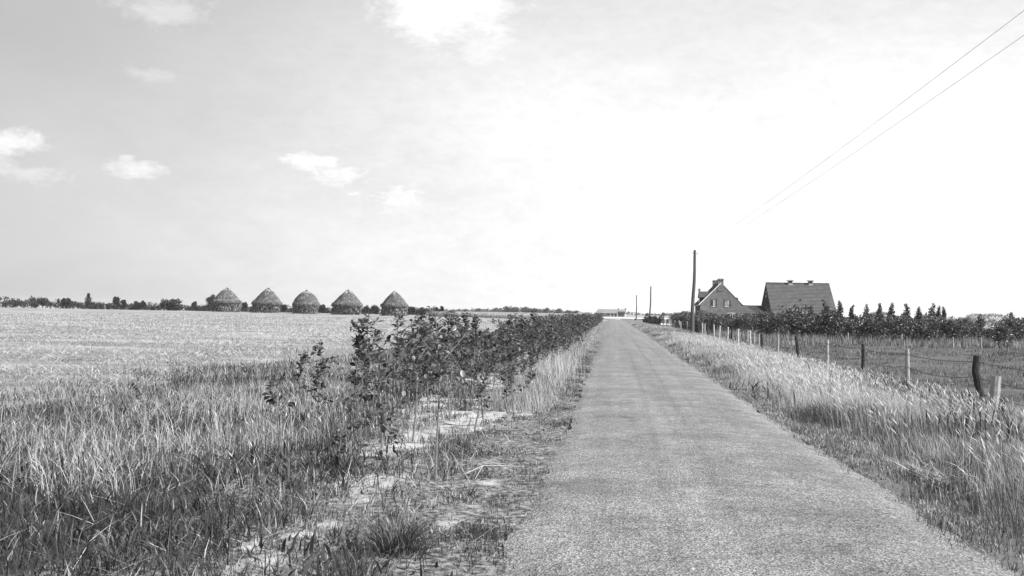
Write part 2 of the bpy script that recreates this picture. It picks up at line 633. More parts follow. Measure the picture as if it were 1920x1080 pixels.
class Blades:
    """gathers grass blades (base, mid pair, tip) and builds them as one mesh"""

    def __init__(self):
        self.V, self.T, self.C, self.n = [], [], [], 0

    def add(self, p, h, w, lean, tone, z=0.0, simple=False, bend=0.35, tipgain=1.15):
        n = len(p)
        if n == 0:
            return
        h = np.broadcast_to(h, n).astype(float)
        w = np.broadcast_to(w, n)
        tone = np.broadcast_to(tone, n)
        z = np.broadcast_to(z, n)
        ln = np.linalg.norm(lean, axis=1)
        k = np.minimum(1, 0.95 * h / np.maximum(ln, 1e-6))
        lean = lean * k[:, None]
        ln = ln * k
        up = np.sqrt(np.maximum(h ** 2 - ln ** 2, (0.15 * h) ** 2))
        ph = rng.uniform(0, math.pi, n)
        wd = np.stack([np.cos(ph), np.sin(ph), np.zeros(n)], -1) * (w / 2)[:, None]
        b = np.stack([p[:, 0], p[:, 1], z - 0.02], -1)
        tip = b + np.stack([lean[:, 0], lean[:, 1], up], -1)
        if simple:
            V = np.stack([b - wd, b + wd, tip], 1)
            T = np.arange(n * 3).reshape(-1, 3)
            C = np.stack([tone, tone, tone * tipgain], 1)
            m = 3
        else:
            mid = b + np.stack([lean[:, 0] * bend, lean[:, 1] * bend, up * 0.58], -1)
            V = np.stack([b - wd, b + wd, mid - wd * .8, mid + wd * .8, tip], 1)
            i = np.arange(n)[:, None] * 5
            T = np.concatenate([i + np.array([[0, 1, 3]]), i + np.array([[0, 3, 2]]), i + np.array([[2, 3, 4]])])
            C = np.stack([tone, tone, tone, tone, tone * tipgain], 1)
            m = 5
        self.V.append(V.reshape(-1, 3))
        self.T.append(T + self.n)
        self.C.append(C.ravel())
        self.n += n * m

    def heads(self, p, h, lean, tone, length=0.09, w=0.014, z=0.0):
        """thin stalks that carry a seed head"""
        n = len(p)
        if n == 0:
            return
        h = np.broadcast_to(h, n)
        tone = np.broadcast_to(tone, n)
        ln = np.linalg.norm(lean, axis=1)
        up = np.sqrt(np.maximum(h ** 2 - ln ** 2, (0.3 * h) ** 2))
        d = np.stack([lean[:, 0], lean[:, 1], up], -1)
        dn = d / np.linalg.norm(d, axis=1)[:, None]
        ph = rng.uniform(0, math.pi, n)
        wd = np.stack([np.cos(ph), np.sin(ph), np.zeros(n)], -1)
        b = np.stack([p[:, 0], p[:, 1], np.full(n, z)], -1)
        mid = b + d * np.array([.35, .35, .55])
        t = b + d
        sag = np.stack([lean[:, 0], lean[:, 1], np.zeros(n)], -1) * .25
        V = np.stack([b - wd * .0018, b + wd * .0018, mid - wd * .0016, mid + wd * .0016, t,
                      t + dn * length * .45 - wd * w + sag * .3, t + dn * length * .45 + wd * w + sag * .3, t + dn * length + sag], 1)
        i = np.arange(n)[:, None] * 8
        T = np.concatenate([i + np.array([[q]]).reshape(1, 3) for q in
                            (np.array([0, 1, 3]), np.array([0, 3, 2]), np.array([2, 3, 4]), np.array([4, 6, 5]), np.array([5, 6, 7]))])
        C = np.repeat(tone[:, None], 8, 1)
        self.V.append(V.reshape(-1, 3))
        self.T.append(T + self.n)
        self.C.append(C.ravel())
        self.n += n * 8

    def build(self, name, mat, parent=None, loc=None):
        V = np.concatenate(self.V)
        me = big_mesh(name, V, np.concatenate(self.T), mat, np.concatenate(self.C))
        return mesh_obj(name, me, mat, parent)


def clump(p, s=.13, seed=140, lo=.3, hi=1.7):
    """neighbouring blades belong to one plant and share its colour"""
    return np.clip(vnoise(p[:, 0], p[:, 1], s, seed) * 2.0, lo, hi)


def rl(n, s, bias=(0, 0)):
    return rng.normal(0, 1, (n, 2)) * np.asarray(s).reshape(-1, 1) + np.asarray(bias)


# ------------------------------------------------------------------ the setting
RX0, RX1 = -0.68, 2.69
g = grid_sheet('ground', -2200, 2200, -150, 2400, -0.05, 9, 9, M['earth'])
tag(g, kind='structure')


def bumps(a, s):
    return lambda X, Y: (fbm(X, Y, s) - .5) * a


sf = grid_sheet('stubble_field', -330, -9.6, -10, 322, 0.0, 120, 120, M['stubble'], bumps(0.10, 3.0))
tag(sf, kind='structure')
ms = grid_sheet('grass_margin', -9.6, -3.58, -10, 220, 0.0, 40, 300, M['margin'], bumps(0.08, 1.2))
tag(ms, kind='structure')
SAND = [(760, 832, 62, 26), (800, 778, 80, 18), (895, 782, 62, 24), (940, 764, 40, 14), (690, 915, 58, 26), (622, 912, 34, 10),
        (505, 1058, 50, 36), (842, 985, 30, 24), (915, 914, 30, 12), (560, 1005, 40, 12), (735, 762, 50, 10), (475, 1018, 40, 12),
        (985, 770, 24, 9), (1000, 748, 26, 9), (700, 855, 40, 10), (790, 868, 30, 8), (880, 955, 26, 8), (960, 985, 22, 8), (620, 985, 26, 8)]
SANDG = []
for px_, py_, rx_, ry_ in SAND:
    c_ = G(px_, py_)
    SANDG.append((c_.x, c_.y, rx_ * c_.y / 1900, (G(px_, py_ - ry_).y - G(px_, py_ + ry_).y) / 2))


def sandy(x, y):
    """0..1: how bare the sand lies"""
    x = np.asarray(x, float)
    y = np.asarray(y, float)
    w = (fbm(x, y, .8, 91) - .5) * 1.8 + (fbm(x, y, .18, 95) - .5) * 2.2
    m = np.zeros_like(x)
    for cx, cy, rx, ry in SANDG:
        r = np.sqrt(((x - cx) / rx) ** 2 + ((y - cy) / ry) ** 2) + w
        m = np.maximum(m, np.clip((1.18 - r) / .65, 0, 1))
    far = np.clip((fbm(x, y, 1.1, 97) - .53) * 9, 0, 1) * np.clip((-1.15 - x) / .3, 0, 1) * np.clip((y - 14) / 3, 0, 1)
    return np.maximum(m, far) * np.clip((fbm(x, y, .16, 99) - .26) * 6, .15, 1)


sv = grid_sheet('sandy_strip', -3.6, RX0 + .05, -10, 220, 0.006, 74, 0, M['sand'], bumps(0.07, .7), ys=np.concatenate([np.linspace(-10, 4.9, 40), np.arange(5, 24, .045), np.linspace(24.1, 220, 500)]))
_c = np.zeros(len(sv.data.vertices) * 3, np.float32)
sv.data.vertices.foreach_get('co', _c)
_c = _c.reshape(-1, 3)
_a = sv.data.attributes.new('sandy', 'FLOAT', 'POINT')
_a.data.foreach_set('value', sandy(_c[:, 0], _c[:, 1]).astype(np.float32))
tag(sv, kind='structure')
rv = grid_sheet('road_verge', RX1 - .05, 7.4, -10, 330, 0.0, 16, 400, M['verge_soil'], bumps(0.06, .9))
tag(rv, kind='structure')
pf = grid_sheet('pasture', 7.4, 140, -10, 330, 0.0, 150, 300, M['pasture'], bumps(0.16, 1.6))
tag(pf, kind='structure')


def road():
    ny = 900
    ys = np.concatenate([np.linspace(-12, 60, 700), np.linspace(60.5, 300, ny - 700)])
    nx = 9
    u = np.linspace(0, 1, nx)
    off = np.where(ys > 230, -((ys - 230) ** 2) * 0.0009, 0)
    e0 = RX0 + (fbm(ys * 0 + 3, ys, .5, 3) - .5) * .30 + (fbm(ys * 0 + 5, ys, 4, 13) - .5) * .22 + off
    e1 = RX1 + (fbm(ys * 0 + 8, ys, .5, 5) - .5) * .30 + (fbm(ys * 0 + 9, ys, 4, 15) - .5) * .22 + off
    X = e0[:, None] + (e1 - e0)[:, None] * u
    Y = np.repeat(ys[:, None], nx, 1)
    Z = 0.045 + 0.05 * (1 - (2 * u - 1) ** 2)[None] + 0 * X
    Z[:, 0] = Z[:, -1] = 0.01
    V = np.stack([X, Y, Z], -1).reshape(-1, 3)
    i = np.arange(ny - 1)[:, None] * nx + np.arange(nx - 1)[None]
    Q = np.stack([i, i + 1, i + nx + 1, i + nx], -1).reshape(-1, 4)
    o = mesh_obj('road', big_mesh('road', V, Q, M['road'], smooth=True), M['road'])
    tag(o, kind='structure')


road()
o = grid_sheet('crossing_track', -60, 120, 335, 400, 0.01, 30, 6, M['pale_track'])
tag(o, kind='structure')
o = grid_sheet('driveway', 5.0, 16.0, 158, 182, 0.03, 6, 6, M['pale_track'])
tag(o, kind='structure')


# ------------------------------------------------------------------ leaf clouds, trees and bushes
def leaf_cloud(centres, radii, n, size, flat=1.0, fill=0.5, seed=0, ratio=0.6):
    """folded leaf faces spread through a union of ellipsoids -> V, T (4 verts, 2 tris each)"""
    r = np.random.default_rng(seed)
    c = np.asarray(centres, float)
    rad = np.asarray(radii, float)
    if rad.ndim == 1:
        rad = np.stack([rad, rad, rad * flat], -1)
    wgt = rad.prod(1) ** (2 / 3)
    k = r.choice(len(c), n, p=wgt / wgt.sum())
    d = r.normal(size=(n, 3))
    d /= np.linalg.norm(d, axis=1)[:, None]
    q = r.random(n) ** fill
    p = c[k] + d * rad[k] * q[:, None]
    ax = r.normal(size=(n, 3)) + d * .6 + np.array([0, 0, .3])
    ax /= np.linalg.norm(ax, axis=1)[:, None]
    s = np.cross(ax, r.normal(size=(n, 3)))
    s /= np.linalg.norm(s, axis=1)[:, None]
    nn = np.cross(ax, s)
    L = size * r.uniform(.6, 1.3, n)[:, None]
    W = L * ratio
    V = np.stack([p, p + ax * L * .5 + s * W * .5 + nn * L * .1, p + ax * L, p + ax * L * .5 - s * W * .5 + nn * L * .1], 1)
    V = V.reshape(-1, 3)
    i = np.arange(n)[:, None] * 4
    T = np.concatenate([i + np.array([[0, 1, 2]]), i + np.array([[0, 2, 3]])])
    return V, T


def crown_mesh(name, centres, radii, n, size, mat, **kw):
    V, T = leaf_cloud(centres, radii, n, size, **kw)
    return big_mesh(name, V, T, mat)


def branch_mesh(name, h, spread, nlimb, r0, mat, seed, low=0.15):
    rr = random.Random(seed)
    bm = bmesh.new()
    top = Vector((rr.uniform(-.1, .1) * h, rr.uniform(-.1, .1) * h, h * .8))
    tube(bm, [(0, 0, -.1), top * .4 + Vector((rr.uniform(-.03, .03) * h, 0, 0)), top], [r0, r0 * .7, r0 * .2], 6)
    for k in range(nlimb):
        t = rr.uniform(low, .6)
        a = rr.uniform(0, 6.28)
        b = top * t
        e = b + Vector((math.cos(a) * spread * rr.uniform(.5, 1), math.sin(a) * spread * rr.uniform(.5, 1), h * rr.uniform(.15, .4)))
        m_ = (b + e) / 2 + Vector((0, 0, -.05 * h))
        tube(bm, [b, m_, e], [r0 * .5, r0 * .35, r0 * .12], 5)
    return bm_mesh(name, bm, mat)


def bush_variant(seed, h=2.0, w=1.3, mat='bush_leaf', n=1500, size=.16):
    rr = random.Random(seed)
    cs, rs = [], []
    for k in range(13):
        a = rr.uniform(0, 6.28)
        z = rr.uniform(.06, .86)
        r = w * (1.0 - abs(z - .42) * .9) * rr.uniform(.25, .85)
        cs.append((math.cos(a) * r, math.sin(a) * r, z * h))
        rs.append(rr.uniform(.26, .48) * w * .9)
    for k in range(5):         # shoots that break the outline
        a = rr.uniform(0, 6.28)
        r = rr.uniform(.1, .7) * w
        cs.append((math.cos(a) * r, math.sin(a) * r, h * rr.uniform(.85, 1.05)))
        rs.append(.13 * w)
    return (crown_mesh('crown', cs, rs, n, size, M[mat], fill=.45, seed=seed),
            branch_mesh('trunk', h, w * .7, 6, .05, M['dark_bark'], seed))


def plant(name, meshes, label, cat, x, y, s=1.0, rz=0.0, group=None, z=0.0, sz=None):
    t = thing(name, label, cat, (x, y, z), rz, group)
    t.scale = (s, s, sz or s)
    for me in meshes:
        o = bpy.data.objects.new(me.name.split('.')[0], me)
        link(o, t)
    return t


BUSH = [bush_variant(40 + i) for i in range(6)]
ORDER = ['first', 'second', 'third', 'fourth', 'fifth', 'sixth', 'seventh', 'eighth', 'ninth', 'tenth', 'eleventh', 'twelfth']


# ------------------------------------------------------------------ haystacks
def haystack(px, py_base, py_top, wpx, Y, seed, label, egg=0.0):
    rr = np.random.default_rng(seed)
    base = P(px, py_base, Y)
    k = Y / 1900.0 / math.cos(math.atan2(base.x, Y) + YAW) * 1.0
    H = (py_base - py_top) * k * 1.02
    W = wpx * k / 2 * .95
    t = thing('haystack', label, 'haystack', (base.x, Y, 0), rr.uniform(0, 6.28), 'round haystacks at the far edge of the stubble field')
    eave = .375 + rr.uniform(-.025, .025)
    body = [(0, .93), (.1, .96), (.2, .975), (.28, .97), (eave, .92)]
    roof = [(eave - .02, 1.0), (eave + .04, 1.0 + egg * .03), (.50, .835 + egg * .06), (.62, .675 + egg * .12), (.74, .50 + egg * .11),
            (.85, .325 + egg * .06), (.93, .175), (.985, .06), (1.02, .015)]
    lean = rr.normal(0, .07, 2) * W

    def prof(pr, zz):
        return np.interp(zz, [a for a, _ in pr], [b for _, b in pr])
    # solid cores
    for nm, pr, sh in (('stack_body', body, .93), ('thatch', roof, .95)):
        bm = bmesh.new()
        ns = 28
        rings = []
        for (zf, rf) in pr:
            ring = []
            for a in range(ns):
                an = 6.2832 * a / ns
                wob = 1 + .045 * math.sin(3 * an + seed) + .02 * math.sin(7 * an + zf * 9)
                ring.append(bm.verts.new((math.cos(an) * W * rf * sh * wob + lean[0] * zf, math.sin(an) * W * rf * sh * wob + lean[1] * zf, zf * H - .05)))
            rings.append(ring)
        for r0, r1 in zip(rings, rings[1:]):
            for a in range(ns):
                bm.faces.new((r0[a], r0[(a + 1) % ns], r1[(a + 1) % ns], r1[a]))
        bm.faces.new(rings[0][::-1])
        bm.faces.new(rings[-1])
        core = bm_mesh(nm, bm)
        cv = np.zeros(len(core.vertices) * 3, np.float32)
        core.vertices.foreach_get('co', cv)
        cv = cv.reshape(-1, 3)
        core.calc_loop_triangles()
        ct = np.zeros(len(core.loop_triangles) * 3, np.int32)
        core.loop_triangles.foreach_get('vertices', ct)
        ct = ct.reshape(-1, 3)
        VV, TT, CC = [cv], [ct], [np.full(len(cv), .05)]
        n0 = len(cv)
        bpy.data.meshes.remove(core)
        # straw bundles: sheaf butts in the wall, drooping straw in courses on the roof
        if nm == 'stack_body':
            n = 1500
            zf = rr.uniform(.0, eave - .01, n)
            zf = np.round(zf / .052) * .052 + rr.normal(0, .008, n)
            zf = np.clip(zf, .012, eave - .02)
            an = rr.uniform(0, 6.2832, n)
            rad = W * prof(body, zf) * rr.normal(.985, .022, n)
            L = np.full(n, .5) * rr.uniform(.7, 1.3, n)
            wd = rr.uniform(.12, .28, n)
            dirz = rr.normal(.0, .45, n)
            tone = rr.choice([.03, .05, .10, .16, .26], n) * (0.75 + .6 * vnoise(an * 3, zf * 14, 1, seed))
        else:
            n = 2600
            zf = eave - .03 + (1.0 - eave + .02) * (1 - np.sqrt(rr.random(n)))
            step = .058
            zf = np.round(zf / step) * step + rr.normal(0, .004, n)
            zf = np.clip(zf, eave - .03, .995)
            an = rr.uniform(0, 6.2832, n)
            rad = W * prof(roof, zf) * rr.normal(1.0, .022, n) + .03
            L = rr.uniform(.5, .85, n)
            wd = rr.uniform(.10, .3, n)
            dirz = np.full(n, 0.)
            tone = rr.choice([.06, .09, .11, .13, .19], n) * (0.7 + .6 * vnoise(an * 2, zf * 20, 1, seed + 3))
            tone = np.where(zf > .90, tone * 1.7, tone)
        ca, sa = np.cos(an), np.sin(an)
        out = np.stack([ca, sa, 0 * ca], -1)
        tan = np.stack([-sa, ca, 0 * ca], -1)
        p = np.stack([ca * rad, sa * rad, zf * H], -1)
        if nm == 'stack_body':
            tip = p + tan * (rr.normal(0, .25, n))[:, None] + np.stack([0 * zf, 0 * zf, -L * .7 * np.sign(dirz + .3)], -1)
            nrm = out * .10
        else:
            # lies down the slope, lower end lifted
            z2 = np.clip(zf - L * .75 / H, eave - .025 + rr.normal(0, .02, n), 1)
            r2 = W * prof(roof, np.maximum(z2, eave - .02)) * rr.normal(1.0, .028, n) + .06
            tip = np.stack([ca * r2, sa * r2, z2 * H], -1) + tan * rr.normal(0, .10, n)[:, None]
            nrm = out * .06 + np.array([0, 0, .05])

        sh_ = np.stack([lean[0] * zf, lean[1] * zf, 0 * zf], -1)
        p = p + sh_
        tip = tip + sh_
        w_ = tan * wd[:, None] * .5
        # roof-shaped bundle: two long faces meeting in a raised spine
        lo_ = nrm * (1.0 if nm == 'stack_body' else 1.9)
        V = np.stack([p - w_, p + w_, tip - w_ * 1.1, tip + w_ * 1.1, p + nrm, tip + lo_], 1).reshape(-1, 3)
        i = np.arange(n)[:, None] * 6
        q = [(0, 4, 5), (0, 5, 2), (1, 3, 5), (1, 5, 4), (2, 5, 3)]
        T = np.concatenate([i + np.array([f]) for f in q])
        VV.append(V)
        TT.append(T + n0)
        CC.append(np.repeat(tone, 6))
        me = big_mesh(nm, np.concatenate(VV), np.concatenate(TT), M['sheaf'], np.concatenate(CC))
        mesh_obj(nm, me, None, t)
    # top knot of loose straw
    n = 130
    p = np.stack([rr.normal(0, .06, n), rr.normal(0, .06, n)], -1) * W * .5 + lean
    b = Blades()
    b.add(p, rr.uniform(.1, .35, n), .04, rr.normal(0, .12, (n, 2)), rr.uniform(.25, .5, n), z=H * .95)
    b.build('topknot', M['straw'], t)['kind'] = 'stuff'
    b = Blades()
    an = rr.uniform(0, 6.2832, 500)
    p = np.stack([np.cos(an), np.sin(an)], -1) * (W * rr.uniform(.9, 1.12, 500))[:, None]
    b.add(p, rr.uniform(.2, .55, 500), .05, rr.normal(0, .25, (500, 2)), rr.uniform(.2, .42, 500))
    b.build('loose_straw', M['straw'], t)['kind'] = 'stuff'


haystack(424, 585.5, 541, 55, 300, 1, 'leftmost round haystack, smooth grey thatch, dark tree at its left shoulder')
haystack(498, 587, 541, 55, 288, 2, 'second haystack from the left, pointed cone with a tuft on its tip')
haystack(573, 589, 544.5, 50, 277, 3, 'egg shaped narrow haystack in the middle of the five', egg=1.0)
haystack(649, 591, 544.5, 58, 266, 4, 'widest haystack, fourth from the left, with a deep dark eave')
haystack(739, 592.5, 546, 52, 256, 5, 'rightmost haystack with ragged straw sides and pale peak')


# ------------------------------------------------------------------ buildings
def slope(bm, e0, e1, r0, r1, n, lift=.05, thick=.10):
    """roof slope of n overlapping tile courses between an eave line and a ridge line"""
    e0, e1, r0, r1 = map(Vector, (e0, e1, r0, r1))
    nrm = (e1 - e0).cross(r0 - e0).normalized()
    if nrm.z < 0:
        nrm = -nrm
    for i in range(n):
        a, b = i / n, (i + 1) / n
        p0, p1 = e0.lerp(r0, a), e1.lerp(r1, a)
        q0, q1 = e0.lerp(r0, b), e1.lerp(r1, b)
        l = lift * random.uniform(.93, 1.07)
        vs = [bm.verts.new(v) for v in (p0 + nrm * (thick + l), p1 + nrm * (thick + l), q1 + nrm * thick, q0 + nrm * thick, p0, p1, q1, q0)]
        for f in ((0, 1, 2, 3), (4, 5, 1, 0), (4, 0, 3, 7), (5, 6, 2, 1), (7, 6, 5, 4)):
            bm.faces.new([vs[j] for j in f])


def wall_xz(bm, x0, x1, y0, y1, top, holes=()):
    """wall standing along X, thickness y0..y1, its top given by top(x) break points, with holes (x0,x1,z0,z1)"""
    br = sorted(set([x0, x1] + [t[0] for t in top] + [h[0] for h in holes] + [h[1] for h in holes]))
    br = [b for b in br if x0 - 1e-6 <= b <= x1 + 1e-6]
    tx = lambda x: float(np.interp(x, [t[0] for t in top], [t[1] for t in top]))

    def prism(a, b, za0, zb0, za1, zb1):
        v = [bm.verts.new(p) for p in ((a, y0, za0), (b, y0, zb0), (b, y1, zb0), (a, y1, za0), (a, y0, za1), (b, y0, zb1), (b, y1, zb1), (a, y1, za1))]
        for f in ((0, 3, 2, 1), (4, 5, 6, 7), (0, 1, 5, 4), (1, 2, 6, 5), (2, 3, 7, 6), (3, 0, 4, 7)):
            bm.faces.new([v[i] for i in f])
    for a, b in zip(br, br[1:]):
        hs = sorted([h for h in holes if h[0] <= a + 1e-6 and h[1] >= b - 1e-6], key=lambda h: h[2])
        z = 0.0
        for h in hs:
            prism(a, b, z, z, h[2], h[2])
            z = h[3]
        prism(a, b, z, z, tx(a), tx(b))


def window(parent, x0, x1, z0, z1, y, frame_mat, curtains=(), bars=(.5,), depth=.12):
    """window in a wall that faces the camera (-Y): surround, sash bars, pane, curtains"""
    bm = bmesh.new()
    f = .07
    box(bm, x0 - .05, x1 + .05, y - .03, y + depth, z0 - f, z0)
    box(bm, x0 - .05, x1 + .05, y - .03, y + depth, z1, z1 + f)
    box(bm, x0 - .05, x0 + .04, y - .028, y + depth, z0 + .001, z1 - .001)
    box(bm, x1 - .04, x1 + .05, y - .028, y + depth, z0 + .001, z1 - .001)
    w = bm_obj('window', bm, frame_mat, parent)
    bm = bmesh.new()
    for b in bars:
        xc = x0 + (x1 - x0) * b
        box(bm, xc - .035, xc + .035, y + .005, y + .038, z0, z1)
    box(bm, x0 + .04, x1 - .04, y + .006, y + .037, z0, z0 + .06)
    box(bm, x0 + .04, x1 - .04, y + .006, y + .037, z1 - .06, z1)
    bm_obj('sash', bm, M['white'], w)
    bm = bmesh.new()
    box(bm, x0 + .04, x1 - .04, y + .022, y + .03, z0 + .06, z1 - .06)
    bm_obj('pane', bm, M['glass'], w)
    for (a, b, c) in curtains:
        bm = bmesh.new()
        n = 9
        xs = [x0 + (x1 - x0) * (a + (b - a) * i / (n - 1)) for i in range(n)]
        lo = [bm.verts.new((x, y + .055 + (.012 if i % 2 else -.012), z0 + (z1 - z0) * c)) for i, x in enumerate(xs)]
        hi = [bm.verts.new((x, y + .055 + (.012 if i % 2 else -.012), z1)) for i, x in enumerate(xs)]
        for i in range(n - 1):
            bm.faces.new((lo[i], lo[i + 1], hi[i + 1], hi[i]))
        bm_obj('curtain', bm, M['curtain'], w)
    return w


def farmhouse():
    Y0, Y1 = 165.0, 175.0
    xl, xr = P(1313, 569, Y0).x, P(1390, 571, Y0).x
    ze = P(1313, 569.5, Y0).z
    xc = (xl + xr) / 2
    zr = ze + (xr - xl) / 2 * 1.02
    t = thing('farmhouse', 'brick farmhouse, gable to the camera with two chimneys and dormer', 'house')
    zz = lambda py: P(1350, py, Y0).z
    xx = lambda px: P(px, 570, Y0).x
    holes = [(xx(1333), xx(1343.2), zz(575.2), zz(562.2)), (xx(1358.3), xx(1369.3), zz(575.5), zz(562.3)),
             (xx(1365.5), xx(1378.5), .9, zz(587))]
    bm = bmesh.new()
    wall_xz(bm, xl, xr, Y0, Y0 + .3, [(xl, ze), (xc, zr - .02), (xr, ze)], holes)
    bm_obj('wall', bm, M['brick'], t)
    bm = bmesh.new()
    wall_xz(bm, xl, xr, Y1 - .3, Y1, [(xl, ze), (xc, zr - .02), (xr, ze)])
    bm_obj('wall', bm, M['brick'], t)
    for x0, x1 in ((xl, xl + .3), (xr - .3, xr)):
        bm = bmesh.new()
        box(bm, x0, x1, Y0 + .3, Y1 - .3, 0, ze - .02)
        bm_obj('wall', bm, M['brick_dark'] if x0 == xl else M['brick'], t)  # shade on the left wall put into its colour
    # roof: two slopes of tile courses, slightly inside the parapet verge
    ov = .25
    for sgn, xe in ((-1, xl - ov), (1, xr + ov)):
        bm = bmesh.new()
        slope(bm, (xe, Y0 - .02, ze - ov * 1.0), (xe, Y1 + .05, ze - ov * 1.0), (xc, Y0 - .02, zr), (xc, Y1 + .05, zr), 17)
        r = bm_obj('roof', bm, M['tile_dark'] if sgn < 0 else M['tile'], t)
    bm = bmesh.new()
    tube(bm, [(xc, Y0 + .95, zr + .17), (xc, Y1 - .95, zr + .17)], .12, 8)
    bm_obj('ridge_tile', bm, M['tile'], t)
    # pale verge board on the left slope of the gable
    bm = bmesh.new()
    for xa, za, xb, zb in ((xl - ov, ze - ov, xc, zr),):
        for k in range(1):
            v = [bm.verts.new(p) for p in ((xa, Y0 - .09, za - .02), (xb, Y0 - .09, zb - .02), (xb, Y0 - .09, zb + .16), (xa, Y0 - .09, za + .16),
                                           (xa, Y0 - .03, za - .02), (xb, Y0 - .03, zb - .02), (xb, Y0 - .03, zb + .16), (xa, Y0 - .03, za + .16))]
            for f in ((0, 1, 2, 3), (7, 6, 5, 4), (0, 4, 5, 1), (3, 2, 6, 7), (0, 3, 7, 4), (1, 5, 6, 2)):
                bm.faces.new([v[i] for i in f])
    bm_obj('verge_board', bm, M['white'], t)
    # gutter at the left eave
    bm = bmesh.new()
    tube(bm, [(xl - ov - .08, Y0, ze - ov - .02), (xl - ov - .08, Y1, ze - ov - .02)], .07, 6)
    bm_obj('gutter', bm, M['concrete'], t)
    # chimneys
    for y0, y1, pxa, pxb, pyt, Yp in ((Y0 - .06, Y0 + .85, 1346.2, 1356.6, 523, Y0), (Y1 - .9, Y1 + .05, 1336.0, 1346.6, 526.3, Y1)):
        xa, xb = P(pxa, 530, Yp).x, P(pxb, 530, Yp).x
        zt = P(1350, pyt, Yp).z
        bm = bmesh.new()
        box(bm, xa, xb, y0, y1, zr - 1.2, zt - .16)
        box(bm, xa - .06, xb + .06, y0 - .06, y1 + .06, zt - .16, zt)
        c = bm_obj('chimney', bm, M['brick'], t)
        for k in (.3, .7):
            bm = bmesh.new()
            tube(bm, [(xa + (xb - xa) * k, (y0 + y1) / 2, zt), (xa + (xb - xa) * k, (y0 + y1) / 2, zt + .1)], .11, 8)
            bm_obj('chimney_pot', bm, M['tile_dark'], c)
    # windows
    window(t, *holes[0], Y0, M['trim'], curtains=((.5, 1.0, 0),), bars=(.5,))
    window(t, *holes[1], Y0, M['trim'], curtains=((0.0, .52, .0), (.5, 1.0, .35)), bars=(.62,))
    window(t, *holes[2], Y0, M['white'], curtains=((0, 1, .75),), bars=(.33, .66))
    # dark panel added behind the windows so the rooms read dark
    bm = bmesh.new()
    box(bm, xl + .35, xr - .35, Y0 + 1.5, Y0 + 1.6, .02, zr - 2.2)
    bm_obj('dark_panel', bm, M['trim'], t)
    # dormer on the left slope
    dy0, dy1 = Y0 + 2.4, Y0 + 5.2
    dze, dzr = 4.55, 5.45
    xf = xl + .15
    dm = (dy0 + dy1) / 2
    bm = bmesh.new()
    v = [bm.verts.new(p) for p in ((xf, dy0, ze - .1), (xf, dy1, ze - .1), (xf, dy1, dze), (xf, dm, dzr), (xf, dy0, dze))]
    xb = xl + (dze - ze) / 1.02 + .4
    xbr = xl + (dzr - ze) / 1.02 + .4
    w = [bm.verts.new(p) for p in ((xf + .4, dy0, ze - .1), (xf + .4, dy1, ze - .1), (xb, dy1, dze), (xbr, dm, dzr), (xb, dy0, dze))]
    bm.faces.new(v)
    for i in range(5):
        bm.faces.new((v[i], w[i], w[(i + 1) % 5], v[(i + 1) % 5]))
    d = bm_obj('dormer', bm, M['brick_dark'], t)
    for ye in (dy0 - .2, dy1 + .2):
        bm = bmesh.new()
        slope(bm, (xf - .12, ye, dze - .1), (xb, ye, dze - .1), (xf - .12, dm, dzr + .02), (xbr + .2, dm, dzr + .02), 5, lift=.05, thick=.06)
        bm_obj('dormer_roof', bm, M['tile'], d)
    bm = bmesh.new()
    box(bm, xf - .16, xf + .14, dm - .16, dm + .16, dzr, dzr + .42)
    box(bm, xf - .2, xf + .18, dm - .2, dm + .2, dzr + .42, dzr + .5)
    bm_obj('finial', bm, M['brick'], d)
    bm = bmesh.new()
    box(bm, xf - .04, xf - .003, dm - .7, dm + .7, ze + .1, dze - .1)
    bm_obj('dormer_window', bm, M['white'], d)
    # low lean-to against the right wall
    return xl, xr, ze


xl_h, xr_h, ze_h = farmhouse()


def link_building():
    Y0 = 171.0
    a = xr_h + .02
    b = P(1427.5, 590, 178).x
    t = thing('outbuilding', 'low dark roofed outbuilding joining the farmhouse to the barn', 'outbuilding')
    zr = P(1410, 573.5, 175).z
    zeav = P(1410, 590, Y0).z
    bm = bmesh.new()
    box(bm, a + .05, b - .1, Y0, 179.0, 0, zeav)
    bm_obj('wall', bm, M['brick_dark'], t)
    xm = P(1397.5, 575, 175).x
    bm = bmesh.new()
    slope(bm, (xm + 1.3, Y0 - .25, zeav), (b, Y0 - .25, zeav), (xm, 175.0, zr), (b, 175.0, zr), 8)
    slope(bm, (xm + 1.3, 179.3, zeav), (b, 179.3, zeav), (xm, 175.0, zr), (b, 175.0, zr), 8)
    bm_obj('roof', bm, M['tile_dark'], t)
    bm = bmesh.new()
    slope(bm, (a, Y0 - .5, zeav + .06), (xm + 1.25, Y0 - .5, zeav + .06), (a, 174.9, zr + .04), (xm - .05, 174.9, zr + .04), 8)
    bm_obj('hip_roof', bm, M['tile'], t)
    bm = bmesh.new()
    box(bm, xm + 2.0, xm + 2.9, Y0 - .05, Y0 - .003, .1, 1.75)
    bm_obj('door', bm, M['trim'], t)


link_building()


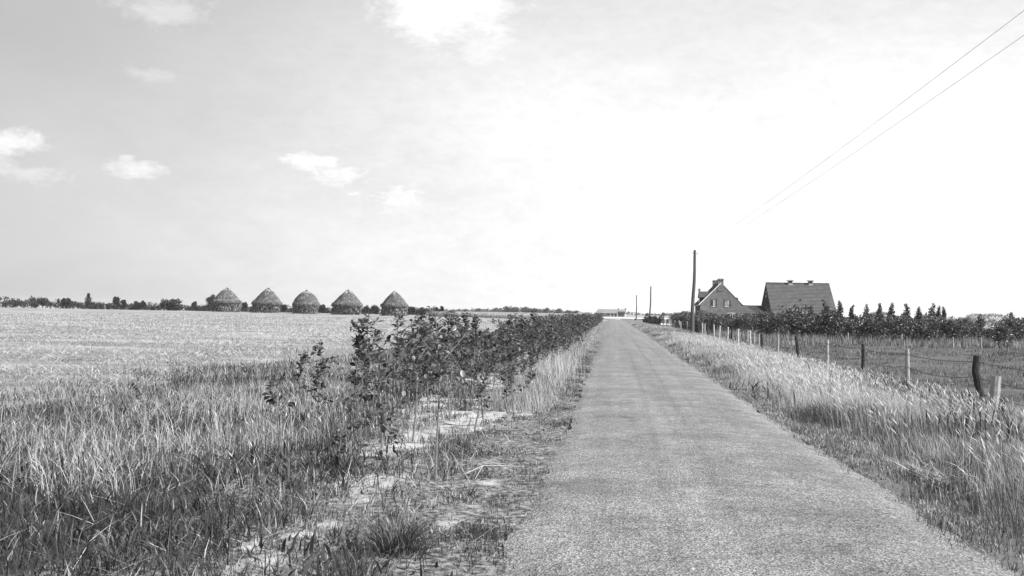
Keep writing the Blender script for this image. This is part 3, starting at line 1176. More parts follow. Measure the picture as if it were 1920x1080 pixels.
def barn():
    YE, YR, YB = 170.0, 176.4, 182.8
    xl = P(1447.5, 587, YE).x
    xr = P(1568.5, 580, YE).x
    ze = P(1500, 587.5, YE).z
    zr = P(1500, 533, YR).z
    t = thing('barn', 'large brick barn with a steep tiled roof and two ridge vents', 'barn')
    ov = .12
    # long walls
    nwin = [(xl + 1.0, xl + 2.1), (xl + 3.0, xl + 3.7), (xl + 6.3, xl + 7.4), (xl + 8.8, xl + 9.9)]
    bm = bmesh.new()
    holes = [(a, b, 1.0, ze - .35) for a, b in nwin]
    wall_xz(bm, xl, xr, YE, YE + .3, [(xl, ze), (xr, ze)], holes)
    bm_obj('wall', bm, M['brick'], t)
    for h in holes:
        window(t, *h, YE, M['concrete'], bars=(.33, .66))
    bm = bmesh.new()
    box(bm, xl, xr, YB - .3, YB, 0, ze)
    bm_obj('wall', bm, M['brick'], t)
    # gables
    for x0, x1, m in ((xl, xl + .3, 'brick_dark'), (xr - .3, xr, 'brick')):  # left gable: its shade is put into the darker brick
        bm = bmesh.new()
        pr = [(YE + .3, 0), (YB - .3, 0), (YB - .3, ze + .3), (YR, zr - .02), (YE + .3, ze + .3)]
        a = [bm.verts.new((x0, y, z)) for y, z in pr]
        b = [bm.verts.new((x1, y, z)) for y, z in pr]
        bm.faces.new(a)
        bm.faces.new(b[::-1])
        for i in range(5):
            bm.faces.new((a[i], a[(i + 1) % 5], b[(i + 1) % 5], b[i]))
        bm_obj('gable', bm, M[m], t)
    # barn doors and little round air holes on the dark gable
    bm = bmesh.new()
    box(bm, xl - .06, xl - .004, YR - 1.6, YR + 1.6, .05, 3.3)
    d = bm_obj('door', bm, M['trim'], t)
    bm = bmesh.new()
    box(bm, xl - .09, xl - .062, YR - .04, YR + .04, .05, 3.3)
    for z in (.7, 2.6):
        box(bm, xl - .09, xl - .062, YR - 1.5, YR - .06, z, z + .12)
        box(bm, xl - .09, xl - .062, YR + .06, YR + 1.5, z, z + .12)
    bm_obj('door_batten', bm, M['dark_bark'], d)
    for z, r in ((P(1436, 555.5, 176).z, .26), (P(1436, 547.5, 176).z, .16)):
        bm = bmesh.new()
        tube(bm, [(xl - .05, YR, z), (xl - .003, YR, z)], r, 12)
        bm_obj('air_hole', bm, M['white'], t)
    # roof
    for ye, k in ((YE - .3, 0), (YB + .3, 1)):
        zz = ze - .3 * (zr - ze) / (YR - YE)
        bm = bmesh.new()
        slope(bm, (xl - ov, ye, zz), (xr + ov, ye, zz), (xl - ov, YR, zr), (xr + ov, YR, zr), 22, lift=.05)
        bm_obj('roof', bm, M['tile'], t)
    bm = bmesh.new()
    x = xl - ov
    while x < xr + ov - .01:
        x2 = min(x + .42, xr + ov)
        tube(bm, [(x, YR, zr + .13 + random.uniform(-.012, .012)), (x2 - .01, YR, zr + .14)], [.15, .13], 7)
        x = x2
    bm_obj('ridge_tiles', bm, M['tile'], t)
    bm = bmesh.new()
    tube(bm, [(xl, YE - .38, ze - .33), (xr, YE - .38, ze - .33)], .08, 6)
    bm_obj('gutter', bm, M['trim'], t)
    for px, py in ((1543, 561), (1501, 565)):
        bm = bmesh.new()
        p = P(px, py, 172.6)
        zc = ze + (172.6 - YE) / (YR - YE) * (zr - ze)
        box(bm, p.x - .12, p.x + .12, 172.4, 172.75, zc + .1, zc + .32)
        bm_obj('roof_light', bm, M['trim'], t)
    # ridge vents
    for px in (1481.5, 1519.5):
        xm = P(px, 530, YR).x
        bm = bmesh.new()
        box(bm, xm - .35, xm + .35, YR - .4, YR + .4, zr - .25, zr + .55)
        v = bm_obj('ridge_vent', bm, M['concrete'], t)
        bm = bmesh.new()
        box(bm, xm - .52, xm + .52, YR - .55, YR + .55, zr + .55, zr + .68)
        box(bm, xm - .3, xm + .3, YR - .3, YR + .3, zr + .68, zr + .74)
        bm_obj('vent_cap', bm, M['concrete'], v)
        bm = bmesh.new()
        box(bm, xm - .26, xm + .26, YR - .43, YR - .402, zr + .22, zr + .48)
        bm_obj('louvre', bm, M['trim'], v)


barn()


def far_farm():
    Y = 520.0
    xa, xb = P(1116, 590, Y).x, P(1171, 590, Y).x
    ze = P(1140, 587.6, Y).z
    zr = P(1140, 579.8, Y + 5).z
    t = thing('long_farm', 'long low farmstead with pale roof at the far end of the road', 'farmhouse')
    xm = P(1157, 590, Y).x
    holes = []
    for px0, px1, z0, z1 in ((1118.5, 1120.5, .8, 1.5), (1123, 1125.5, .2, 1.5), (1132, 1137, .8, 1.5), (1144, 1145.5, .1, 1.55), (1150.5, 1152, .1, 1.6)):
        holes.append((P(px0, 590, Y).x, P(px1, 590, Y).x, z0, z1))
    bm = bmesh.new()
    wall_xz(bm, xa, xm, Y, Y + .4, [(xa, ze), (xm, ze)], holes)
    bm_obj('wall', bm, M['brick_far'], t)
    for h in holes:
        window(t, *h, Y, M['white'], bars=(.5,))
    bm = bmesh.new()
    wall_xz(bm, xm + .5, xb, Y - .6, Y - .2, [(xm + .5, ze + .3), (xb, ze + .3)])
    bm_obj('wall', bm, M['brick_far'], t)
    bm = bmesh.new()
    box(bm, xm - .15, xm + .45, Y - .5, Y + .1, 0, ze + .25)
    bm_obj('white_pier', bm, M['white'], t)
    xg = P(1174, 590, Y).x
    bm = bmesh.new()
    pr = [(Y, 0), (Y + 10, 0), (Y + 10, ze), (Y + 5, zr), (Y, ze)]
    a = [bm.verts.new((xg - .4, y, z)) for y, z in pr]
    b = [bm.verts.new((xg, y, z)) for y, z in pr]
    bm.faces.new(a)
    bm.faces.new(b[::-1])
    for i in range(5):
        bm.faces.new((a[i], a[(i + 1) % 5], b[(i + 1) % 5], b[i]))
    bm_obj('gable', bm, M['pale_wall'], t)  # sunlit white of this end put into its colour
    for q in ((xb, xg - .4, Y - .1, Y + .3), (xa, xg - .4, Y + 9.6, Y + 10), (xa, xa + .4, Y + .4, Y + 9.6)):
        bm = bmesh.new()
        box(bm, *q, 0, ze)
        bm_obj('wall', bm, M['pale_wall'], t)
    bm = bmesh.new()
    x0r = xa + 1.6
    slope(bm, (xa - .2, Y - .3, ze), (xg, Y - .3, ze), (x0r, Y + 5, zr), (xg, Y + 5, zr), 8)
    slope(bm, (xa - .2, Y + 10.3, ze), (xg, Y + 10.3, ze), (x0r, Y + 5, zr), (xg, Y + 5, zr), 8)
    slope(bm, (xa - .2, Y + 10.3, ze), (xa - .2, Y - .3, ze), (x0r, Y + 5, zr), (x0r, Y + 5.001, zr), 8)
    bm_obj('roof', bm, M['tile_far'], t)
    bm = bmesh.new()
    slope(bm, (xm + .3, Y - .95, ze + .12), (xb + .2, Y - .95, ze + .12), (xm + .3, Y + .5, ze + 1.0), (xb + .2, Y + .5, ze + 1.0), 3)
    bm_obj('porch_roof', bm, M['tile_dark'], t)
    for px, h in ((1159.5, .55), (1173, .7)):
        x = P(px, 580, Y + 5).x
        bm = bmesh.new()
        box(bm, x - .3, x + .3, Y + 4.6, Y + 5.4, zr - .3, zr + h)
        bm_obj('chimney', bm, M['brick_dark'], t)
    # low sheds left of it
    t = thing('shed', 'low long shed left of the far farmstead', 'shed')
    xa, xb = P(1084, 590, 560).x, P(1109, 590, 560).x
    zt = P(1100, 587.2, 560).z
    bm = bmesh.new()
    box(bm, xa, xb, 560, 566, 0, zt - .8)
    bm_obj('wall', bm, M['brick_far'], t)
    bm = bmesh.new()
    slope(bm, (xa - .2, 559.6, zt - .8), (xb + .2, 559.6, zt - .8), (xa - .2, 563, zt + .4), (xb + .2, 563, zt + .4), 4)
    slope(bm, (xa - .2, 566.4, zt - .8), (xb + .2, 566.4, zt - .8), (xa - .2, 563, zt + .4), (xb + .2, 563, zt + .4), 4)
    bm_obj('roof', bm, M['tile_far'], t)
    bm = bmesh.new()
    box(bm, xb + .5, xb + 2.0, 559.5, 564, 0, 1.7)
    o = bm_obj('end_wall', bm, M['pale_wall'], t)


far_farm()


# ------------------------------------------------------------------ telegraph poles and lines
POLES = [(6.72, -13, 7.2, 0, .0), (P(1297, 628, 85).x, 85, None, 1, .19), (P(1218, 610, 184).x, 184, None, 2, .16), (P(1193, 606, 256).x, 256, None, 3, .0)]
tops = [7.25, P(1302, 469, 85).z, P(1219.5, 537, 184).z, P(1194, 553, 256).z]
plabels = ['wooden telegraph pole beside the road close behind the camera', 'tall leaning telegraph pole nearest the camera, beside the farmhouse', 'middle telegraph pole standing at the end of the dark hedge',
           'farthest and thinnest telegraph pole, nearest to the far farmstead']
att = []
for (x, y, _, i, lean), ht in zip(POLES, tops):
    t = thing('telegraph_pole', plabels[i], 'telegraph pole', (x, y, 0), 0, 'telegraph poles along the right verge')
    bm = bmesh.new()
    k = 9
    tube(bm, [(lean * (q / k) + .03 * math.sin(q * 1.1 + i), 0, -.3 + (ht + .3) * q / k) for q in range(k + 1)],
         [.17 - .065 * q / k for q in range(k + 1)], 10)
    bm_obj('pole', bm, M['pole'], t)
    ends = []
    for s, dz in ((-1, -.14), (1, -.22)):
        bm = bmesh.new()
        hx = lean + s * .22
        tube(bm, [(lean, 0, ht + dz - .1), (hx, 0, ht + dz - .1), (hx, 0, ht + dz - .02)], .015, 6)
        b_ = bm_obj('bracket', bm, M['wire'], t)
        bm = bmesh.new()
        tube(bm, [(hx, 0, ht + dz - .02), (hx, 0, ht + dz + .03), (hx, 0, ht + dz + .09)], [.04, .05, .02], 8)
        bm_obj('insulator', bm, M['ceramic'], b_)
        ends.append(Vector((x + hx, y, ht + dz + .06)))
    att.append(ends)
for s, nm in ((0, 'left overhead wire running from the telegraph poles to upper right'), (1, 'right overhead wire, the lower of the two in the sky')):
    bm = bmesh.new()
    pts = []
    for a, b in zip(att, att[1:]):
        for k in range(16):
            u = k / 16
            p = a[s].lerp(b[s], u)
            p.z -= 4 * u * (1 - u) * .5
            pts.append(p)
    pts.append(att[-1][s])
    tube(bm, pts, .0040, 5)
    tag(bm_obj('overhead_wire', bm, M['line']), nm, 'wire', 'overhead wires')


# ------------------------------------------------------------------ fence
def post_mesh(bm, h, r0, r1, bends, n=8, lean=(0, 0)):
    k0 = len(bends) - 1
    k = 12
    bends = [float(np.interp(q / k, [j / k0 for j in range(k0 + 1)], bends)) + random.uniform(-.004, .004) for q in range(k + 1)]
    pts = [(bends[q] + lean[0] * q / k, lean[1] * q / k, -.25 + (h + .25) * q / k) for q in range(k + 1)]
    tube(bm, pts, [(r0 + (r1 - r0) * q / k) * random.uniform(.965, 1.035) for q in range(k + 1)], n)


fence = thing('wire_fence', 'barbed wire fence on wooden posts between the roadside grass and the pasture', 'fence')
posts = [  # px of top, py of top, Y, height, radius, material, bends, lean
    (1868, 705, 17.9, .74, .085, 'post_light', (-.02, 0, .0, .01, 0), (.10, 0), 'short thick pale post with a sawn top'),
    (1832, 667, 20.6, .98, .072, 'post_dark', (.10, .09, .03, -.03, 0), (-.03, 0), 'dark crooked post'),
    (1701, 655, 24.8, .96, .05, 'post_light', (0, .01, 0, 0, 0), (-.03, 0), None),
    (1618, 645, 29.2, .96, .05, 'post_dark', (0, .02, 0, .01, 0), (-.02, 0), None),
    (1551, 637, 33.8, .96, .055, 'post_light', (0, 0, .01, 0, 0), (.0, 0), None),
    (1493, 630, 38.6, .98, .06, 'post_dark', (0, -.02, 0, 0, 0), (-.14, 0), 'dark post leaning to the left'),
    (1459, 627, 43, .95, .045, 'post_light', (0, 0, 0, 0, 0), (0, 0), None),
    (1428, 627, 47, .93, .065, 'post_dark', (0, .03, 0, 0, 0), (-.05, 0), None),
]
fp = []
MP = {}
for (px, py, Y, h, r, m, bends, lean, lab) in posts:
    q = P(px, py, Y)
    h = q.z
    bm = bmesh.new()
    post_mesh(bm, h, r * 1.05, r, bends, 9, lean)
    o = bm_obj('fence_post', bm, M[m], fence, smooth=False)
    o.location = (q.x - lean[0], Y, 0)
    if lab:
        o['label'] = lab
    fp.append((q.x - lean[0] * .3, Y, h))
X_F = fp[-1][0]
Y = 52.0
k = 0
pat = ['post_white', 'post_white', 'post_dark', 'post_white', 'post_white', 'post_white', 'post_dark']
smalls = {}
for m in set(pat):
    bm = bmesh.new()
    post_mesh(bm, .95, .055, .05, (0, .01, 0, -.01, 0), 7)
    smalls[m] = bm_mesh('fence_post', bm, M[m])
while Y < 160:
    o = bpy.data.objects.new('fence_post', smalls[pat[k % len(pat)]])
    link(o, fence)
    x = 6.9 + random.uniform(-.12, .12) + (1.0 if Y > 100 else (Y - 52) / 48)
    s = random.uniform(.92, 1.08)
    o.location = (x, Y, 0)
    o.rotation_euler = (random.uniform(-.05, .05), random.uniform(-.06, .06), random.uniform(0, 6))
    o.scale = (1.1, 1.1, s)
    fp.append((x, Y, .95 * s))
    Y += random.uniform(4.2, 5.2)
    k += 1
line = [p for i, p in enumerate(fp) if i != 0]
for fr in (.86, .56, .26):
    bm = bmesh.new()
    pts = []
    ext = [(7.6, 14.0, .95), (7.9, 8.0, .95)][::-1] + line
    for (x0, y0, h0), (x1, y1, h1) in zip(ext, ext[1:]):
        for q in range(4):
            u = q / 4
            sag = 4 * u * (1 - u) * .05 * (1 + (fr * 7) % 1)
            pts.append((x0 + (x1 - x0) * u - .06, y0 + (y1 - y0) * u, (h0 + (h1 - h0) * u) * fr + .02 - sag))
    pts.append((ext[-1][0], ext[-1][1], ext[-1][2] * fr))
    tube(bm, pts, .006, 4)
    # barbs
    for p, q in zip(pts, pts[1:]):
        p, q = Vector(p), Vector(q)
        if p.y > 40:
            continue
        n = int((q - p).length / .13)
        for j in range(n):
            c = p.lerp(q, j / n)
            tube(bm, [c + Vector((-.018, 0, -.014)), c + Vector((.018, 0, .014))], .0022, 3)
    bm_obj('fence_wire', bm, M['wire'], fence)

back = thing('pasture_fence', 'thin pale post fence across the far side of the pasture', 'fence')
bp = []
for px, py0, py1, Y in ((1402, 619, 641, 64), (1407, 622, 641, 66), (1414, 625, 642, 62), (1423, 626, 642, 60), (1590, 624, 645, 64), (1691, 626, 644, 66), (1787, 632, 647, 62), (1840, 632, 648, 63)):
    q = P(px, py0, Y)
    bm = bmesh.new()
    post_mesh(bm, q.z, .05, .045, (0, .01, 0, 0, 0), 7)
    o = bm_obj('fence_post', bm, M['post_light'], back)
    o.location = (q.x, Y, 0)
    bp.append((q.x, Y, q.z))
for fr in (.85, .5):
    bm = bmesh.new()
    tube(bm, [(x, y - .06, z * fr) for x, y, z in bp[4:]], .004, 4)
    bm_obj('fence_wire', bm, M['wire'], back)


# ------------------------------------------------------------------ bushes, poplars and stacks on the right
def place_bushes():
    rr = random.Random(3)
    g1 = 'bushes of the front row across the pasture'
    specs = [
        (1318, 96, 1.75, 'rounded bush right beside the nearest telegraph pole'), (1341, 93, 1.85, 'bush below the left window of the farmhouse'),
        (1366, 92, 1.7, 'bush below the right window of the farmhouse'), (1392, 90, 1.75, 'bush at the right corner of the farmhouse'),
        (1414, 92, 1.6, 'low bush before the dark outbuilding roof'), (1434, 80, 1.9, 'bush below the dark barn gable'),
        (1456, 78, 2.05, 'bush at the left corner of the barn roof'), (1484, 76, 2.45, 'tallest leafy bush, before the left half of the barn roof'),
        (1506, 80, 2.1, 'bush just right of the tallest one under the barn roof'), (1527, 79, 1.85, 'bush under the middle of the barn roof'),
        (1546, 76, 2.0, 'bush under the right half of the barn roof'), (1564, 74, 2.1, 'bush at the right end of the barn roof'),
        (1584, 75, 1.75, 'bush in the gap between barn and first lone poplar'), (1603, 78, 1.65, 'bush under the second poplar right of the barn'),
        (1622, 74, 1.75, 'bush under the thin poplar left of the grey mound'), (1642, 72, 1.8, 'bush in front of the small grey mound, left part'),
        (1664, 76, 1.7, 'bush in front of the small grey mound, right part'), (1685, 72, 1.75, 'bush under the gap right of the small grey mound'),
        (1705, 74, 1.8, 'bush under the broad topped poplar'), (1726, 72, 1.7, 'bush under the shortest poplar'),
        (1746, 70, 1.85, 'bush under the tallest of the poplar trio'), (1765, 73, 1.8, 'bush under the right poplar of the trio'),
        (1786, 78, 1.6, 'bush between the poplar trio and the long pale haystack'), (1806, 76, 1.65, 'bush covering the left end of the long pale haystack'),
        (1822, 82, 1.5, 'bush before the middle of the long pale haystack'), (1796, 72, 1.65, 'low bush left of the feathery poplar by the long haystack'), (1845, 76, 1.45, 'low bush right of the feathery poplar, before the long haystack'),
        (1874, 64, 1.6, 'round dark bush standing forward, right of the long haystack'),
        (1899, 70, 1.85, 'bush at the right edge, beside the round dark one'), (1922, 72, 1.8, 'bush cut by the right edge of the picture')]
    for i, (px, Y, h, lab) in enumerate(specs):
        q = P(px, 600, Y)
        plant('bush', BUSH[i % 6], lab, 'bush', q.x, Y, h / 2.05 * rr.uniform(.95, 1.15), rr.uniform(0, 6.28), g1, sz=h / 2.05)
    # the dark hedge that follows the road beside the near pole
    for i in range(16):
        Y = 98 + i * 3.3
        plant('bush', BUSH[(i * 5 + 1) % 6], 'bush in the dark row behind white posts, left of the nearest pole', 'bush', 9.4 + rr.uniform(-.4, .4) - max(0, Y - 140) * .02, Y, rr.uniform(.95, 1.15),
              rr.uniform(0, 6.28), 'bushes behind the white posts by the road', sz=rr.uniform(.8, .98))
    # second rank, seen through the gaps
    for i in range(20):
        px = 1330 + i * 26 + rr.uniform(-8, 8)
        Y = rr.uniform(98, 114)
        q = P(px, 600, Y)
        bn = px < 1570
        plant('bush', BUSH[(i * 3 + 2) % 6], 'bush half hidden behind the front row, before house and barn' if bn else 'bush half hidden behind the front row, below the poplars', 'bush',
              q.x, Y, rr.uniform(.9, 1.15), rr.uniform(0, 6.28), 'second rank bushes before the farm' if bn else 'second rank bushes below the poplars', sz=rr.uniform(.78, .92) if bn else rr.uniform(.6, .75))


place_bushes()


def poplar_variant(seed, h=3.6, w=.62):
    rr = random.Random(seed)
    cs, rs = [], []
    for k in range(40):
        z = .10 + .87 * k / 39
        r = w * (math.sin(min(1, (1.02 - z) * 1.9) * 1.57)) * rr.uniform(.25, .6)
        a = rr.uniform(0, 6.28)
        cs.append((math.cos(a) * r, math.sin(a) * r, z * h))
        q = w * .62 * (1.06 - z) + .05
        rs.append((q, q, q * 1.5 + .06))
    return (crown_mesh('crown', cs, rs, 3200, .17, M['poplar_leaf'], fill=.5, seed=seed),
            branch_mesh('trunk', h, .25, 4, .05, M['dark_bark'], seed, low=.2))


POP = [poplar_variant(70 + i, w=[.62, .52, .7, .58, .5, .66, .56, .6][i]) for i in range(8)]
pops = [(1443, 578, 120, 'small poplar overlapping the dark gable of the barn'), (1521, 571, 118, 'poplar in front of the right half of the barn roof'),
        (1547, 566, 118, 'poplar before the right end of the barn roof'), (1574, 563, 116, 'tallest poplar, just right of the barn'),
        (1599, 571, 116, 'second poplar right of the barn, alone against the sky'), (1625, 571, 115, 'thin poplar left of the small grey mound'),
        (1649, 569, 115, 'poplar rising above the small grey mound'), (1673, 567.5, 114, 'poplar just right of the small grey mound'),
        (1699, 570, 114, 'broad topped poplar, second right of the small mound'), (1723, 575, 113, 'shortest poplar in the row, left of the trio'),
        (1749.5, 569, 112, 'tallest and leftmost of the close trio of poplars'), (1761, 573, 112, 'middle one of the close trio of poplars'), (1768.5, 574, 112, 'rightmost of the close trio of poplars'),
        (1838, 590, 100, 'small feathery poplar in front of the long pale haystack'), (1896, 586, 98, 'feathery poplar right of the long pale haystack')]
for i, (px, py, Y, lab) in enumerate(pops):
    q = P(px, py, Y)
    w = (.8 if i in (5, 11, 12) else 1.0) * random.uniform(.9, 1.1)
    plant('poplar', POP[i % 8], lab, 'poplar tree', q.x, Y, w, random.uniform(0, 6.28), 'young poplars behind the bushes', sz=q.z / 3.6)


def long_stack(px0, px1, py, Y, label, ends=.35, seed=1):
    a, b = P(px0, py, Y), P(px1, py, Y)
    rr = np.random.default_rng(seed)
    L = b.x - a.x
    h = a.lerp(b, .5).z
    t = thing('hay_clamp', label, 'haystack', ((a.x + b.x) / 2, Y, 0))
    n, m = 40, 16
    u = np.linspace(-1, 1, n)
    th = np.linspace(0, math.pi, m)
    U, TH = np.meshgrid(u, th, indexing='ij')
    e = (1 - np.abs(U) ** (2 / ends)) ** (.5)
    nz = (fbm(U * 6 + 3, TH * 3, .8, seed) - .5)
    X = U * L / 2
    Yy = np.cos(TH) * 2.3 * (e * .9 + .1) * (1 + nz * .25)
    Z = np.sin(TH) ** .8 * h * e * (1 + nz * .10)
    V = np.stack([X, Yy, Z], -1).reshape(-1, 3)
    i = np.arange(n - 1)[:, None] * m + np.arange(m - 1)[None]
    Q = np.stack([i, i + m, i + m + 1, i + 1], -1).reshape(-1, 4)
    mesh_obj('hay_body', big_mesh('hay_body', V, Q, M['hay'], smooth=True), None, t)
    # hanging straw
    k = 2500
    uu = rr.uniform(-.97, .97, k)
    tt = rr.uniform(.4, 2.6, k)
    ee = (1 - np.abs(uu) ** (2 / ends)) ** .5
    p = np.stack([uu * L / 2, np.cos(tt) * 2.3 * (ee * .9 + .1) * 1.02], -1)
    z = np.sin(tt) ** .8 * h * ee * .97
    b_ = Blades()
    b_.add(p, rr.uniform(.15, .4, k), .05, np.stack([rr.normal(0, .1, k), np.cos(tt) * .35], -1), rr.uniform(.15, .45, k), z=z)
    b_.build('loose_straw', M['straw'], t)['kind'] = 'stuff'


long_stack(1804, 1894, 591, 108, 'long pale rounded haystack at the right behind the bushes', seed=2)
long_stack(1629, 1669, 587.5, 125, 'small grey hay mound under the poplars, squared at its right end', ends=.25, seed=3)
long_stack(1722, 1750, 593, 128, 'low dark topped hay mound left of the poplar trio', seed=4)


# small square hedge and yard things by the far poles
def hedge_block():
    a, b = P(1212, 608, 172), P(1238, 612, 150)
    cs, rs = [], []
    rr = random.Random(8)
    for k in range(40):
        u = rr.random()
        cs.append((a.x + (b.x - a.x) * u + rr.uniform(-.5, .5), a.y + (b.y - a.y) * u, rr.uniform(.3, 1.05)))
        rs.append(rr.uniform(.3, .5))
    t = thing('clipped_hedge', 'low dark clipped hedge between the two far telegraph poles', 'hedge')
    mesh_obj('foliage', crown_mesh('foliage', cs, rs, 3500, .2, M['dark_leaf'], seed=8), None, t)
    bm = bmesh.new()
    for k in range(8):
        u = k / 7
        x, y = a.x + (b.x - a.x) * u, a.y + (b.y - a.y) * u
        tube(bm, [(x, y, -.1), (x + .1, y, .9)], [.05, .02], 5)
    bm_obj('stems', bm, M['dark_bark'], t)


hedge_block()
for px, py0, py1, Y, m, lab in ((1187.3, 598, 604, 262, 'post_white', 'tiny white marker post by the far side turning'), (1190.6, 597.5, 603.5, 258, 'post_dark', 'tiny dark marker post beside the white one far along the road')):
    q = P(px, py0, Y)
    t = thing('marker_post', lab, 'post', (q.x, Y, 0))
    bm = bmesh.new()
    tube(bm, [(0, 0, -.2), (0, 0, q.z)], [.16, .14], 8)
    bm_obj('shaft', bm, M[m], t)
    bm = bmesh.new()
    tube(bm, [(0, 0, q.z), (0, 0, q.z + .08)], [.18, .05], 8)
    bm_obj('cap', bm, M[m], t)


# ------------------------------------------------------------------ left tree line
def hedgerow():
    rr = np.random.default_rng(21)
    # scrub belt behind the stubble field: nobody could count its stems
    n = 900
    px = rr.uniform(-60, 840, n)
    cs, rs = [], []
    for x in px:
        Y = rr.uniform(326, 338)
        q = P(float(x), 580, Y)
        hh = np.interp(x, [-60, 0, 100, 160, 200, 330, 420, 500, 600, 700, 840], [3.6, 3.7, 3.4, 2.0, 1.8, 1.6, 1.3, 1.5, 1.5, 1.6, 1.9])
        r = rr.uniform(.5, 1.0)
        cs.append((q.x, Y, rr.uniform(.1, 1) * max(.2, hh - r * .6)))
        rs.append(r)
    o = mesh_obj('hedgerow', crown_mesh('hedgerow', cs, rs, 26000, .6, M['dark_leaf'], seed=5, fill=.6), None)
    tag(o, 'dark belt of scrub along the far edge of the stubble field', 'hedgerow', kind='stuff')


hedgerow()


def tree_variant(seed, h, w, mat, n=900, size=.5, base=.2, con=False):
    rr = random.Random(seed)
    cs, rs = [], []
    if con:      # fir: tiers of drooping branches
        for k in range(10):
            z = .12 + .85 * k / 9
            r = w * (1.05 - z) * rr.uniform(.75, 1.15)
            for a in range(7):
                an = a * .9 + k + rr.uniform(-.2, .2)
                for q in (.35, .7, 1.0):
                    cs.append((math.cos(an) * r * q, math.sin(an) * r * q, z * h + .06 * q * h))
                    rs.append((.15 * w * (1.2 - q * .6), .15 * w * (1.2 - q * .6), .06 * w))
        cs.append((0, 0, h))
        rs.append((.07 * w, .07 * w, .2 * w))
    else:
        for k in range(15):
            a = rr.uniform(0, 6.28)
            z = rr.uniform(base + .1, .9)
            r = w * math.sqrt(max(0, 1 - ((z - .6) / .55) ** 2)) * rr.uniform(.2, .8)
            cs.append((math.cos(a) * r, math.sin(a) * r, z * h))
            rs.append(w * rr.uniform(.28, .5))
    return (crown_mesh('crown', cs, rs, n, size, M[mat], seed=seed, fill=.5), branch_mesh('trunk', h, w * .6, 6, .12 + h * .01, M['dark_bark'], seed))


def lt(px, py, Y, wpx, label, seed, mat='dark_leaf', con=False, n=900, size=.45, name='tree', base=.2, cat='tree', group='trees along the far hedgerow'):
    q = P(px, py, Y)
    h = q.z
    w = wpx * Y / 1900 / 2
    plant(name, tree_variant(seed, h, w, mat, n, size, base, con), label, cat, q.x, Y, 1, 0, group)


lt(166, 552, 322, 24, 'spiky fir tree standing above the far scrub at the left', 1, con=True, n=1500, size=.35, name='fir_tree')
lt(219, 556, 324, 16, 'dark round headed tree right of the fir', 2)
lt(233, 563, 325, 12, 'small dark tree touching the round headed one right of the fir', 3)
lt(80, 558, 325, 16, 'dark flat topped bush left of the small pair of trees', 4)
lt(119, 559, 326, 7, 'thin pale sapling tree, left one of the small pair', 5)
lt(128, 558, 326, 8, 'narrow dark tree, right one of the small pair', 6)
lt(257, 565, 326, 12, 'small tree left of the wide bristly bush', 7)
lt(268, 565, 326, 10, 'small round tree nearest the wide bristly bush', 8)
lt(310, 561, 318, 22, 'left half of the wide bristly bush before the haystacks', 9, size=.55, name='wide_bush', cat='bush')
lt(328, 562, 318, 26, 'right half of the wide bristly bush before the haystacks', 10, size=.55, name='wide_bush', cat='bush')
lt(364, 566, 324, 8, 'little lone tree between the bristly bush and the haystacks', 11)
lt(396, 552, 322, 24, 'large dark tree partly behind the leftmost haystack', 12, n=1300)
lt(459, 567, 324, 16, 'dark round bush between the first and second haystacks', 13, name='round_bush', cat='bush')
lt(531, 571, 324, 14, 'bush between the second and third haystacks', 14, name='round_bush', cat='bush')
lt(605, 573, 324, 14, 'low bush between the third and fourth haystacks', 15, name='round_bush', cat='bush')
lt(687, 573, 322, 16, 'dark bush just right of the widest haystack', 16, name='round_bush', cat='bush')
lt(704, 575, 322, 18, 'low dark bush left of the rightmost haystack', 17, name='round_bush', cat='bush')
lt(772, 576, 320, 16, 'low dark bush just right of the rightmost haystack', 18, name='round_bush', cat='bush')
lt(792, 578, 320, 16, 'low bush between the rightmost haystack and the crop', 19, name='round_bush', cat='bush')
lt(817, 574.5, 318, 9, 'upright dark tree at the left end of the standing crop', 20)
lt(829, 577.5, 322, 7, 'small dark tree at the corner of the standing crop', 21)
# far woodland beyond the crop
for i, (px, py, w, lab) in enumerate([
    (952, 577, 18, 'leftmost wide crown of the distant wood'), (965, 578, 16, 'second crown of the distant wood from the left'), (983, 577.5, 16, 'high round crown in the middle of the distant wood'),
    (996, 580, 20, 'low crown right of the middle of the distant wood'), (1010, 581.5, 14, 'small crown at the right end of the distant wood'), (1025, 579, 12, 'round lone tree right of the distant wood'),
    (1048, 579.5, 12, 'dome shaped lone tree halfway to the far farmstead'), (1066, 583.5, 12, 'pale round tree left of the low shed'), (1080, 584, 10, 'small pale round tree beside the low shed'),
    (898, 580.5, 8, 'tiny dark tree on the skyline above the crop'), (1213, 589, 4, 'tiny round tree on the skyline right of the third pole'), (1244, 588, 5, 'tiny tree on the skyline above the roadside bushes')]):
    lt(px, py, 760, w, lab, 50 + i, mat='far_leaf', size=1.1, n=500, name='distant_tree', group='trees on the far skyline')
rr = np.random.default_rng(33)
cs, rs = [], []
for k in range(500):
    px = rr.uniform(850, 1090)
    Y = rr.uniform(770, 800)
    q = P(float(px), 585, Y)
    r = rr.uniform(.8, 1.5)
    cs.append((q.x, Y, rr.uniform(.2, 1) * np.interp(px, [850, 920, 960, 1010, 1090], [1.2, 2.2, 3.8, 2.8, 1.2])))
    rs.append(r)
for k in range(900):
    px = rr.uniform(1170, 2300)
    Y = rr.uniform(1000, 1080)
    q = P(float(px), 590, Y)
    cs.append((q.x, Y, rr.uniform(.2, 1) * (1.7 + 1.2 * math.sin(px * .05))))
    rs.append(rr.uniform(1.0, 1.6))
for k in range(900):
    px = rr.uniform(-400, 850)
    Y = rr.uniform(1000, 1080)
    q = P(float(px), 575, Y)
    cs.append((q.x, Y, rr.uniform(.2, 1) * (2.0 + 1.5 * math.sin(px * .05))))
    rs.append(rr.uniform(1.0, 1.8))
